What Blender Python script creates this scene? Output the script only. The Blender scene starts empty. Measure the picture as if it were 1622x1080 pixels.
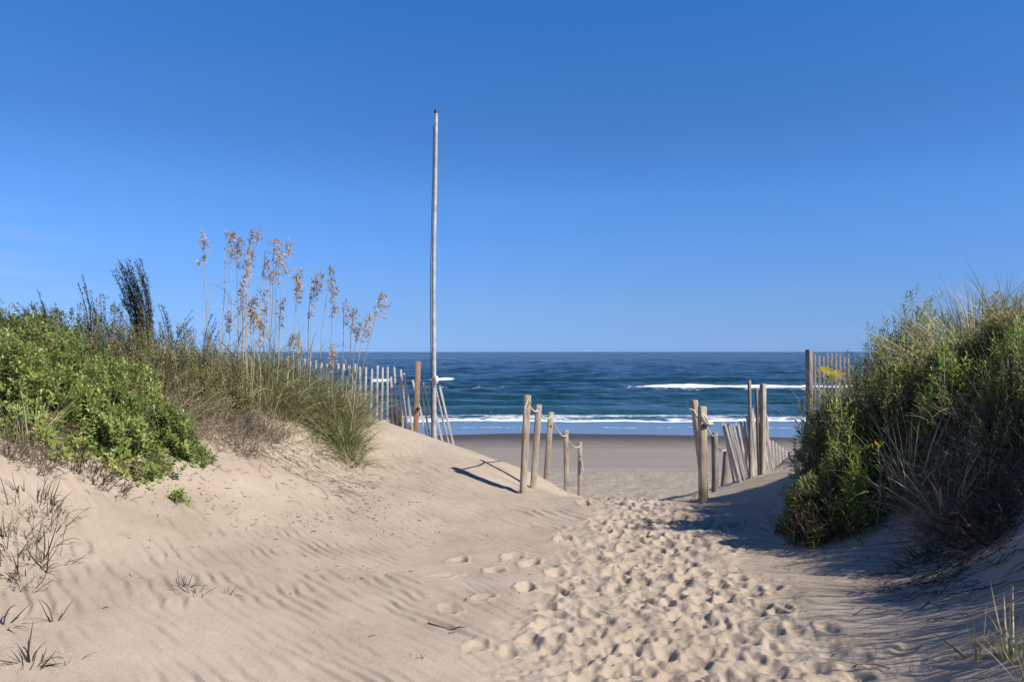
import bpy, math, random
import numpy as np
from mathutils import Vector
random.seed(7)
RNG = np.random.default_rng(11)
PI = math.pi
F, HC = 1250.0, 1.6
scene = bpy.context.scene
COL = scene.collection

# ------------------------------------------------------------------ helpers
def P(u, v, Y):
    """a point at distance Y whose bearing and height were measured on the photograph"""
    return np.array([(u - 811.0) / F * Y, Y, HC - (v - 557.0) / F * Y])
def sstep(a, b, x):
    t = np.clip((np.asarray(x, float) - a) / (b - a), 0, 1)
    return t * t * (3 - 2 * t)
_tab = {}
def vnoise(x, y, seed=0):
    if seed not in _tab:
        _tab[seed] = np.random.default_rng(1000 + seed).random((256, 256))
    T = _tab[seed]
    x = np.asarray(x, float); y = np.asarray(y, float)
    xi = np.floor(x).astype(int); yi = np.floor(y).astype(int)
    fx = x - xi; fy = y - yi
    fx = fx * fx * (3 - 2 * fx); fy = fy * fy * (3 - 2 * fy)
    a = T[xi & 255, yi & 255]; b = T[(xi + 1) & 255, yi & 255]
    c = T[xi & 255, (yi + 1) & 255]; d = T[(xi + 1) & 255, (yi + 1) & 255]
    return (a * (1 - fx) + b * fx) * (1 - fy) + (c * (1 - fx) + d * fx) * fy - 0.5
def fbm(x, y, octv=4, seed=0, gain=0.5):
    s = 0; a = 1.0
    for k in range(octv):
        s = s + a * vnoise(x * 2 ** k + 13.7 * k, y * 2 ** k - 7.1 * k, seed + k)
        a *= gain
    return s

def mesh_np(name, verts, faces, mat, parent=None, attrs=None, smooth=True):
    """verts (N,3), faces (M,k) all of the same k"""
    me = bpy.data.meshes.new(name)
    verts = np.asarray(verts, np.float32); faces = np.asarray(faces, np.int32)
    n, m, k = len(verts), len(faces), faces.shape[1]
    me.vertices.add(n); me.vertices.foreach_set('co', verts.ravel())
    me.loops.add(m * k); me.loops.foreach_set('vertex_index', faces.ravel())
    me.polygons.add(m)
    me.polygons.foreach_set('loop_start', np.arange(0, m * k, k, dtype=np.int32))
    me.polygons.foreach_set('loop_total', np.full(m, k, np.int32))
    me.update(calc_edges=True)
    if smooth:
        me.polygons.foreach_set('use_smooth', np.ones(m, bool))
    for an, av in (attrs or {}).items():
        at = me.attributes.new(an, 'FLOAT', 'POINT')
        at.data.foreach_set('value', np.asarray(av, np.float32))
    me.materials.append(mat)
    o = bpy.data.objects.new(name, me); COL.objects.link(o)
    if parent is not None:
        o.parent = parent
        o.matrix_parent_inverse = parent.matrix_basis.inverted()
    return o
def tag(o, label=None, cat=None, group=None, kind=None):
    if label: o['label'] = label
    if cat: o['category'] = cat
    if group: o['group'] = group
    if kind: o['kind'] = kind
    return o
def empty(name, loc, label, cat, group=None):
    o = bpy.data.objects.new(name, None); COL.objects.link(o)
    o.location = tuple(float(c) for c in loc); o.empty_display_size = 0.1
    return tag(o, label, cat, group)

class Geo:
    """collects quads with a tint value per vertex"""
    def __init__(s): s.v = []; s.f = []; s.t = []; s.n = 0
    def add(s, v, f, t):
        v = np.asarray(v, float).reshape(-1, 3)
        s.v.append(v); s.f.append(np.asarray(f, int) + s.n)
        s.t.append(np.broadcast_to(np.asarray(t, float), (len(v),)) if np.ndim(t) == 0 else np.asarray(t, float))
        s.n += len(v)
    def build(s, name, mat, parent=None, smooth=True):
        if not s.v: return None
        return mesh_np(name, np.vstack(s.v), np.vstack(s.f), mat, parent, {'tint': np.concatenate(s.t)}, smooth)

def norm(a): return a / np.maximum(np.linalg.norm(a, axis=-1, keepdims=True), 1e-9)
def leaves(g, p, d, up, L, W, tint, droop=0.15):
    """folded oval leaves: 5 vertices, 2 quads each"""
    d = norm(d); side = norm(np.cross(d, up) + 1e-6); nrm = np.cross(side, d)
    L = np.asarray(L)[:, None]; W = np.asarray(W)[:, None]
    b = p; t = p + d * L - nrm * L * droop
    c = p + d * L * .55 - nrm * W * .12
    l = p + d * L * .58 + side * W * .5 + nrm * W * .1
    r = p + d * L * .58 - side * W * .5 + nrm * W * .1
    v = np.stack([b, r, t, l, c], 1)
    n = len(p); base = (np.arange(n) * 5)[:, None]
    f = np.concatenate([base + np.array([[0, 1, 2, 4]]), base + np.array([[0, 4, 2, 3]])])
    g.add(v, f, np.repeat(tint, 5))
def blades(g, root, az, tilt, L, W, curve, tint, nseg=6, kink=0.0):
    n = len(root)
    h = np.stack([np.cos(az), np.sin(az), np.zeros(n)], 1)
    sd = np.stack([-np.sin(az), np.cos(az), np.zeros(n)], 1)
    tw = RNG.uniform(-1.2, 1.2, n)[:, None]
    p = root.copy(); rows = []; wob = RNG.normal(0, 1, (n, 3)) * kink
    for k in range(nseg + 1):
        s = k / nseg
        th = tilt + curve * s ** 1.3
        w = W * (1 - s ** 2.2) + 0.0006
        sv = sd * np.cos(tw) + (h * np.cos(th)[:, None] - np.array([0, 0, 1]) * np.sin(th)[:, None]) * np.sin(tw)
        rows.append(p - sv * w[:, None] / 2); rows.append(p + sv * w[:, None] / 2)
        st = (L / nseg)[:, None] * (h * np.sin(th)[:, None] + np.array([0, 0, 1]) * np.cos(th)[:, None])
        p = p + st + wob * (L / nseg)[:, None]
    v = np.stack(rows, 1); m = 2 * (nseg + 1)
    base = (np.arange(n) * m)[:, None]
    f = np.concatenate([base + np.array([[2 * k, 2 * k + 1, 2 * k + 3, 2 * k + 2]]) for k in range(nseg)])
    g.add(v, f, np.repeat(tint, m))
def tubes(g, pts, rad, tint, sides=3):
    """pts (N,K,3), rad (N,K)"""
    n, K, _ = pts.shape
    tan = norm(np.gradient(pts, axis=1))
    ref = np.where(np.abs(tan[..., 2:3]) > .9, np.array([1.0, 0, 0]), np.array([0, 0, 1.0]))
    a = norm(np.cross(tan, ref)); b = np.cross(tan, a)
    rings = []
    for s in range(sides):
        q = 2 * PI * s / sides
        rings.append(pts + (a * math.cos(q) + b * math.sin(q)) * rad[..., None])
    v = np.stack(rings, 2)
    idx = np.arange(n * K * sides).reshape(n, K, sides)
    fs = []
    for s in range(sides):
        s2 = (s + 1) % sides
        fs.append(np.stack([idx[:, :-1, s], idx[:, :-1, s2], idx[:, 1:, s2], idx[:, 1:, s]], -1).reshape(-1, 4))
    t = np.repeat(np.broadcast_to(np.asarray(tint, float), (n,)), K * sides)
    g.add(v, np.concatenate(fs), t)

# ------------------------------------------------------------------ materials
def nodes(mat):
    mat.use_nodes = True
    nt = mat.node_tree; nt.nodes.clear()
    return nt
def N(nt, typ, **kw):
    n = nt.nodes.new(typ)
    for k, v in kw.items():
        if k.startswith('i_'): n.inputs[k[2:].replace('_', ' ')].default_value = v
        else: setattr(n, k, v)
    return n
def ramp(nt, stops, interp='LINEAR'):
    r = nt.nodes.new('ShaderNodeValToRGB'); cr = r.color_ramp; cr.interpolation = interp
    while len(cr.elements) < len(stops): cr.elements.new(0.5)
    for e, (p, c) in zip(cr.elements, stops):
        e.position = p; e.color = (*c, 1) if len(c) == 3 else c
    return r
def foliage_mat(name, stops, trans=0.3, rough=0.5, spec=0.35):
    m = bpy.data.materials.new(name); nt = nodes(m); L = nt.links.new
    at = N(nt, 'ShaderNodeAttribute', attribute_name='tint')
    r = ramp(nt, stops); L(at.outputs['Fac'], r.inputs['Fac'])
    tc = N(nt, 'ShaderNodeTexCoord'); nz = N(nt, 'ShaderNodeTexNoise', i_Scale=60.0, i_Detail=2.0)
    L(tc.outputs['Object'], nz.inputs['Vector'])
    mr = N(nt, 'ShaderNodeMapRange'); mr.inputs['To Min'].default_value = .75; mr.inputs['To Max'].default_value = 1.25
    L(nz.outputs['Fac'], mr.inputs['Value'])
    vm = N(nt, 'ShaderNodeVectorMath', operation='SCALE'); L(r.outputs['Color'], vm.inputs[0]); L(mr.outputs['Result'], vm.inputs['Scale'])
    b = N(nt, 'ShaderNodeBsdfPrincipled', i_Roughness=rough); b.inputs['Specular IOR Level'].default_value = spec
    L(vm.outputs['Vector'], b.inputs['Base Color'])
    out = N(nt, 'ShaderNodeOutputMaterial')
    if trans > 0:
        tr = N(nt, 'ShaderNodeBsdfTranslucent'); L(vm.outputs['Vector'], tr.inputs['Color'])
        mx = N(nt, 'ShaderNodeMixShader'); mx.inputs['Fac'].default_value = trans
        L(b.outputs[0], mx.inputs[1]); L(tr.outputs[0], mx.inputs[2]); L(mx.outputs[0], out.inputs['Surface'])
    else: L(b.outputs[0], out.inputs['Surface'])
    return m
def wood_mat(name, dark, mid, light, grain=(60, 60, 4), rough=0.85):
    m = bpy.data.materials.new(name); nt = nodes(m); L = nt.links.new
    tc = N(nt, 'ShaderNodeTexCoord'); mp = N(nt, 'ShaderNodeMapping'); mp.inputs['Scale'].default_value = grain
    L(tc.outputs['Object'], mp.inputs['Vector'])
    nz = N(nt, 'ShaderNodeTexNoise', i_Scale=1.0, i_Detail=6.0, i_Roughness=.65, i_Distortion=.6); L(mp.outputs[0], nz.inputs['Vector'])
    nb = N(nt, 'ShaderNodeTexNoise', i_Scale=5.0, i_Detail=3.0); L(tc.outputs['Object'], nb.inputs['Vector'])
    ad = N(nt, 'ShaderNodeMath', operation='MULTIPLY_ADD'); L(nb.outputs['Fac'], ad.inputs[0]); ad.inputs[1].default_value = .6
    L(nz.outputs['Fac'], ad.inputs[2])
    r = ramp(nt, [(.52, dark), (.75, mid), (1.0, light)]); L(ad.outputs[0], r.inputs['Fac'])
    b = N(nt, 'ShaderNodeBsdfPrincipled', i_Roughness=rough); L(r.outputs['Color'], b.inputs['Base Color'])
    bp = N(nt, 'ShaderNodeBump', i_Strength=.5, i_Distance=.004); L(nz.outputs['Fac'], bp.inputs['Height']); L(bp.outputs[0], b.inputs['Normal'])
    out = N(nt, 'ShaderNodeOutputMaterial'); L(b.outputs[0], out.inputs['Surface'])
    return m
def plain_mat(name, col, rough=.6, metal=0.0, var=.25, scale=30.0):
    m = bpy.data.materials.new(name); nt = nodes(m); L = nt.links.new
    tc = N(nt, 'ShaderNodeTexCoord'); nz = N(nt, 'ShaderNodeTexNoise', i_Scale=scale, i_Detail=4.0); L(tc.outputs['Object'], nz.inputs['Vector'])
    r = ramp(nt, [(.3, tuple(c * (1 - var) for c in col)), (.7, tuple(c * (1 + var) for c in col))]); L(nz.outputs['Fac'], r.inputs['Fac'])
    b = N(nt, 'ShaderNodeBsdfPrincipled', i_Roughness=rough, i_Metallic=metal); L(r.outputs['Color'], b.inputs['Base Color'])
    out = N(nt, 'ShaderNodeOutputMaterial'); L(b.outputs[0], out.inputs['Surface'])
    return m

M = {}
M['bright'] = foliage_mat('broad_leaf_green', [(0, (.07, .10, .03)), (.3, (.18, .25, .065)), (.7, (.35, .44, .11)), (.93, (.56, .60, .20)), (1, (.54, .45, .22))], .38, .38, .5)
M['mid'] = foliage_mat('mixed_olive_leaf', [(0, (.08, .10, .04)), (.4, (.19, .215, .075)), (.7, (.31, .32, .12)), (.88, (.40, .35, .18)), (1, (.50, .39, .25))], .3, .5, .35)
M['narrow'] = foliage_mat('narrow_leaf_green', [(0, (.08, .11, .04)), (.35, (.23, .27, .09)), (.75, (.44, .46, .16)), (1, (.66, .64, .30))], .5, .38, .5)
M['fresh'] = foliage_mat('fresh_shoot_green', [(0, (.15, .24, .05)), (.6, (.32, .46, .09)), (1, (.52, .62, .17))], .35, .5, .3)
M['darkveg'] = foliage_mat('dark_shrub_leaf', [(0, (.025, .032, .018)), (.6, (.065, .08, .035)), (.88, (.12, .12, .05)), (1, (.25, .15, .05))], .15, .6, .2)
M['grass'] = foliage_mat('dune_grass_green', [(0, (.10, .12, .055)), (.45, (.23, .25, .11)), (.75, (.38, .37, .18)), (1, (.60, .51, .32))], .3, .55, .3)
M['straw'] = foliage_mat('straw_grass', [(0, (.17, .17, .08)), (.4, (.34, .32, .17)), (1, (.62, .54, .38))], .25, .6, .25)
M['oat'] = foliage_mat('sea_oat_seed', [(0, (.20, .135, .065)), (.5, (.46, .33, .18)), (1, (.76, .60, .38))], .25, .7, .2)
M['stalk'] = foliage_mat('sea_oat_stalk', [(0, (.22, .19, .11)), (.5, (.36, .31, .20)), (1, (.48, .42, .30))], .0, .7, .2)
M['twig'] = foliage_mat('twig_bark', [(0, (.07, .055, .04)), (.5, (.20, .155, .115)), (1, (.42, .35, .27))], .0, .85, .15)
M['dead'] = foliage_mat('dead_dark_stem', [(0, (.035, .03, .022)), (.6, (.08, .065, .045)), (1, (.17, .14, .10))], .0, .85, .1)
M['flower'] = foliage_mat('yellow_petal', [(0, (.80, .58, .02)), (1, (.92, .76, .05))], .3, .6, .2)
M['post'] = wood_mat('weathered_post_wood', (.12, .095, .07), (.31, .255, .195), (.46, .40, .32))
M['post_dark'] = wood_mat('dark_weathered_wood', (.06, .055, .05), (.17, .15, .13), (.28, .25, .22))
M['post_brown'] = wood_mat('brown_treated_wood', (.13, .065, .035), (.27, .15, .085), (.42, .29, .18))
M['slat'] = wood_mat('silvered_fence_slat', (.28, .26, .24), (.46, .43, .40), (.62, .58, .54), (90, 90, 5))
M['slat_dark'] = wood_mat('grey_brown_fence_slat', (.10, .085, .075), (.24, .20, .17), (.36, .31, .27), (90, 90, 5))
M['wire'] = plain_mat('rusty_fence_wire', (.11, .08, .06), .7)
M['rope'] = plain_mat('frayed_white_rope', (.52, .48, .41), .9, 0, .3, 160)
M['pole'] = plain_mat('dull_aluminium', (.42, .42, .42), .6, .1, .28, 9)
M['blackcap'] = plain_mat('black_fitting', (.03, .03, .03), .5)
M['whitecap'] = plain_mat('white_fitting', (.7, .7, .68), .5)
M['bolt'] = plain_mat('dark_bolt', (.04, .03, .025), .7)

# ------------------------------------------------------------------ terrain
BY = [-50, 0, 8.3, 9.5, 11, 14, 18, 22.3, 35.7, 60, 200, 400, 40000]
BZ = [0, 0, 0, -.16, -.55, -1.12, -1.5, -1.75, -2.2, -3.3, -7, -8, -8]
def base_z(y): 
    y = np.asarray(y, float)
    return (np.interp(y - .4, BY, BZ) + np.interp(y, BY, BZ) + np.interp(y + .4, BY, BZ)) / 3
ctrl = []
def cp(u, v, Y): ctrl.append(P(u, v, Y))
# left flank, measured
for q in [(0, 1080, 3.3), (400, 1080, 3.6), (811, 1080, 3.8), (1100, 1080, 3.82), (1400, 1080, 3.7), (1622, 1080, 3.2),
          (1622, 950, 3.9), (1622, 840, 4.7), (1450, 868, 5.5), (1350, 885, 5.6), (1250, 875, 6.1), (1130, 850, 6.7),
          (0, 900, 4.3), (250, 950, 4.25), (500, 930, 4.95), (811, 930, 5.35), (1050, 930, 5.36), (1300, 960, 4.7),
          (0, 730, 5.3), (90, 780, 5.4), (180, 785, 5.9), (300, 745, 7.0), (420, 668, 9.2), (250, 830, 5.7), (400, 800, 6.9), (560, 728, 9.3),
          (640, 800, 7.8), (660, 757, 9.0), (600, 745, 9.2), (760, 800, 8.1), (829, 781, 8.9), (846, 774, 10.3), (866, 768, 11.9), (720, 742, 9.3), (762, 733, 10.45),
          (575, 664, 12.3), (630, 680, 12.3), (662, 692, 12.3), (690, 708, 12.3), (722, 716, 12.3), (480, 640, 11.8),
          (900, 790, 8.6), (1000, 791, 8.55), (1080, 794, 8.45), (1113, 796, 8.5), (1160, 773, 9.9), (1210, 752, 10.6), (1255, 742, 10.8),
          (1240, 790, 7.6), (1131, 786, 12.0), (1160, 768, 12.6), (1208, 752, 12.8), (1250, 748, 15.0)]:
    cp(*q)
for q in [(-4.5, 5.5, 1.35), (-4.0, 7.5, 1.25), (-6.5, 6, 1.75), (-6, 9, 1.65), (-4.5, 9.5, 1.30), (-3.6, 8.3, 1.0), (-3.0, 10.5, .95), (-4.5, 12, 1.0), (-8, 12, 1.2),
          (-3.6, 3.2, .75), (-6, 3.0, 1.4), (-2.5, 1.5, .35), (-5, 0, .9), (0, 1.5, 0), (0, -3, 0), (-5, -5, .8), (5, -5, .8), (-10, -4, 1.3), (-10, 3, 1.7), (-12, 9, 1.7), (-16, 4, 1.6), (-16, 11, 1.4),
          (2.6, 1.2, .45), (3.3, 3.0, .85), (3.7, 4.4, 1.15), (3.6, 5.6, 1.0), (3.1, 6.2, .55), (3.5, 7.3, .85), (4.3, 6.3, 1.45), (4.4, 8.0, 1.25), (5.5, 5, 1.7), (6.0, 7.5, 1.7), (5.4, 10, .95), (4.5, 9.0, .65), (4.15, 10.5, .12), (4.3, 12, -.22), (4.8, 13.3, -.25), (5.3, 12.2, .3),
          (5.6, 14.2, .25), (7.5, 12, 1.35), (10, 8, 1.9), (10, 3, 1.7), (10, -4, 1.3), (16, 4, 1.6), (16, 11, 1.4), (8, 14.5, .6), (12, 15, .4),
          (1.4, 10.5, -.45), (2.0, 12, -.75), (.6, 12, -.66), (1.2, 14, -1.12), (-.6, 13.6, -.65), (-1.6, 14.2, -.45), (-4, 14.8, -.1), (2.9, 14, -.95), (0, 16.5, -1.38), (-6, 15.5, .0), (-12, 15, .3)]:
    ctrl.append(np.array(q, float))
C_ = np.array(ctrl)
def _phi(r): return np.where(r > 1e-9, r * r * np.log(np.maximum(r, 1e-9)), 0)
_n = len(C_)
_K = _phi(np.linalg.norm(C_[:, None, :2] - C_[None, :, :2], axis=2)) + np.eye(_n) * .02
_Q = np.hstack([np.ones((_n, 1)), C_[:, :2]])
_A = np.block([[_K, _Q], [_Q.T, np.zeros((3, 3))]])
_w = np.linalg.solve(_A, np.concatenate([C_[:, 2] - base_z(C_[:, 1]), np.zeros(3)]))
def resid(x, y):
    sh = np.shape(x); x = np.clip(np.ravel(x), -16, 16); y = np.clip(np.ravel(y), -5, 17)
    out = np.empty(len(x))
    for s in range(0, len(x), 20000):
        xx = x[s:s + 20000]; yy = y[s:s + 20000]
        r = np.sqrt((xx[:, None] - C_[None, :, 0]) ** 2 + (yy[:, None] - C_[None, :, 1]) ** 2)
        out[s:s + 20000] = _phi(r) @ _w[:_n] + _w[_n] + _w[_n + 1] * xx + _w[_n + 2] * yy
    return out.reshape(sh)
# coarse lookup of the residual (10 cm cells)
GX = np.arange(-17, 17.01, .1); GY = np.arange(-6, 20.01, .1)
_gx, _gy = np.meshgrid(GX, GY, indexing='ij')
RES = resid(_gx, _gy) * (1 - sstep(13.6, 18.2, _gy))
def bil(T, x, y, x0, y0, h):
    fx = np.clip((x - x0) / h, 0, T.shape[0] - 1.001); fy = np.clip((y - y0) / h, 0, T.shape[1] - 1.001)
    i = fx.astype(int); j = fy.astype(int); fx = fx - i; fy = fy - j
    return (T[i, j] * (1 - fx) + T[i + 1, j] * fx) * (1 - fy) + (T[i, j + 1] * (1 - fx) + T[i + 1, j + 1] * fx) * fy
def G(x, y):
    x = np.asarray(x, float); y = np.asarray(y, float)
    r = bil(RES, x, y, -17, -6, .1)
    r = r * (1 - sstep(25, 60, np.abs(x))) + 0
    return base_z(y) + r + fbm(x * .7, y * .7, 2, 5) * .06 * sstep(.05, .5, r)
def g1(x, y): return float(G(np.array([x]), np.array([y]))[0])

# fine relief: footprints, wind ripples, lumps (1 cm cells)
DX0, DY0, DH = -6.5, 1.5, .01
dx = np.arange(DX0, 6.5, DH); dy = np.arange(DY0, 17.5, DH)
dgx, dgy = np.meshgrid(dx, dy, indexing='ij')
def path_c(y): return np.interp(y, [0, 3.8, 5.8, 8.2, 10, 14], [.85, .95, 1.04, 1.32, 1.45, 1.6])
def path_w(y): return np.interp(y, [0, 3.8, 5.8, 8.2, 10, 14], [1.05, 1.0, .78, .62, .9, 1.4])
wob = fbm(dgx * 1.3, dgy * 1.3, 3, 21) * .35
inp = 1 - sstep(.72, 1.15, np.abs(dgx - path_c(dgy) + wob) / path_w(dgy))
D = np.zeros_like(dgx)
# ripples on the windblown flanks
ca, sa = math.cos(math.radians(-44)), math.sin(math.radians(-44))
across = -dgx * sa + dgy * ca; along = dgx * ca + dgy * sa
warp = fbm(dgx * 1.1, dgy * 1.1, 3, 31) * .20 + fbm(dgx * 5, dgy * 5, 2, 35) * .045
ph = (across + warp) * 2 * PI / .10
rip = np.sin(ph + .45 * np.sin(ph))
patch = sstep(-.12, .3, fbm(dgx * .9 + 3, dgy * .9, 3, 41)) * sstep(-.3, .15, fbm(along * 2.2, across * 8, 2, 44))
D += np.sin(ph * 1.83 + warp * 30) * .0018 * (1 - inp) + rip * .0085 * (.55 + .9 * (vnoise(along * 3, across * 9, 48) + .5)) * (.3 + .7 * patch) * (1 - inp) * (1 - sstep(9.5, 12.5, dgy))
D += fbm(dgx * 3, dgy * 3, 3, 51) * .012 * (1 - inp)
D += fbm(along * 2.5, across * 12, 3, 56) * .006 * (1 - inp)
# trampled path
D += inp * (fbm(dgx * 5.5, dgy * 5.5, 4, 61, .55) * .032 - .012)
def stamp(x, y, ang, L, W, dep, rim=.35, skew=0.0):
    R = L * 1.25
    i0, i1 = int((x - R - DX0) / DH), int((x + R - DX0) / DH); j0, j1 = int((y - R - DY0) / DH), int((y + R - DY0) / DH)
    i0, j0 = max(i0, 0), max(j0, 0); i1, j1 = min(i1, D.shape[0]), min(j1, D.shape[1])
    if i1 <= i0 or j1 <= j0: return
    X = dgx[i0:i1, j0:j1] - x; Y = dgy[i0:i1, j0:j1] - y
    a = X * math.cos(ang) + Y * math.sin(ang); b = -X * math.sin(ang) + Y * math.cos(ang)
    b = b + (fbm(X * 14 + x * 9, Y * 14 + y * 9, 2, 71)) * .03
    wl = W * (1 + .18 * np.cos(a / L * 2 * PI) + .1 * a / L)
    r = np.sqrt((a / (L * .5)) ** 2 + (b / (wl * .5)) ** 2)
    hole = -dep * (1 - sstep(.35, 1.05, r)) * (1 + .35 * np.sin(a / L * 5 + skew))
    ridge = dep * rim * np.exp(-((r - 1.25) / .22) ** 2) * (1 + .6 * np.cos(np.arctan2(b, a) - skew))
    w = 1 - sstep(.8, 1.1, r)
    D[i0:i1, j0:j1] = D[i0:i1, j0:j1] * (1 - .6 * w) + hole + ridge
for k in range(980):
    y = 2.0 + 11.5 * random.random() ** .85
    x = path_c(y) + random.gauss(0, .46) * path_w(y)
    if abs(x - path_c(y)) > 1.15 * path_w(y): continue
    stamp(x, y, PI / 2 + random.gauss(0, .6) + (0 if random.random() < .5 else PI), random.uniform(.17, .29), random.uniform(.08, .12), random.uniform(.018, .040), random.uniform(.15, .3), random.uniform(0, 6))
for (u, v) in [(870, 978), (782, 893), (832, 922), (724, 878), (712, 962), (838, 880), (765, 940), (752, 1020), (812, 868), (905, 935), (880, 895), (925, 1060), (840, 1010), (700, 905), (905, 875), (880, 1000), (930, 990), (895, 1045)]:
    Y = HC * F / (v - 557) * .98
    x = (u - 811) / F * Y
    stamp(x, Y, PI / 2 + random.gauss(-.4, .4), random.uniform(.20, .30), random.uniform(.09, .13), random.uniform(.014, .032), .35, random.uniform(0, 6))
def blur(T, n):
    for _ in range(n):
        T[1:-1] = (T[:-2] + 2 * T[1:-1] + T[2:]) / 4; T[:, 1:-1] = (T[:, :-2] + 2 * T[:, 1:-1] + T[:, 2:]) / 4
    return T
Db = blur(D.copy(), 1); D = D * (1 - inp) + Db * inp
D += inp * (np.abs(fbm(dgx * 11, dgy * 11, 3, 66, .6)) - .15) * .022
# heavily trodden beach mouth
bm_ = sstep(11.5, 14, dgy)
D += bm_ * fbm(dgx * 4, dgy * 4, 4, 81, .6) * .05
def Dat(x, y):
    inside = (x > DX0) & (x < 6.4) & (y > DY0) & (y < 17.4)
    d = bil(D, np.clip(x, DX0, 6.45), np.clip(y, DY0, 17.45), DX0, DY0, DH)
    fade = sstep(DX0, DX0 + .4, x) * (1 - sstep(6.0, 6.4, x)) * sstep(DY0, DY0 + .5, y) * (1 - sstep(16.6, 17.4, y))
    return np.where(inside, d * fade, 0)
def GD(x, y): return G(x, y) + Dat(np.asarray(x, float), np.asarray(y, float))

# one sheet, polar, fine inside the view and coarse elsewhere
th = np.concatenate([np.linspace(-.70, .70, 1150), np.linspace(.70, 2 * PI - .70, 90)[1:-1]])
nth = len(th)
rr = np.concatenate([np.linspace(.3, 2.6, 16)[:-1], np.exp(np.arange(math.log(2.6), math.log(19), .0027)), np.exp(np.linspace(math.log(19), math.log(60), 150))[1:], np.exp(np.linspace(math.log(60), math.log(25000), 40))[1:]])
R_, T_ = np.meshgrid(rr, th, indexing='ij')
TX = R_ * np.sin(T_); TY = R_ * np.cos(T_)
TZ = GD(TX, TY)
far = sstep(14, 18, TY)
TZ += far * fbm(TX * 1.6, TY * 1.6, 4, 91, .6) * .05 * (1 - sstep(20.5, 23.5, TY + fbm(TX * .3, TY * .3, 2, 95) * 2)) * (R_ < 60)
TZ += sstep(30, 33, TY) * fbm(TX * .12, TY * .12, 2, 97) * .13 * (R_ < 60)
verts = np.stack([TX, TY, TZ], -1).reshape(-1, 3)
idx = np.arange(len(rr) * nth).reshape(len(rr), nth); nx = np.roll(idx, -1, axis=1)
faces = np.stack([idx[:-1], nx[:-1], nx[1:], idx[1:]], -1).reshape(-1, 4)[:, ::-1]
# close the middle with quads over the innermost ring
half = nth // 2
cap = [[idx[0, i], idx[0, i + 1], idx[0, nth - 2 - i], idx[0, nth - 1 - i]] for i in range(half - 1)]
faces = np.vstack([faces, np.array(cap)[:, ::-1]])

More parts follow.
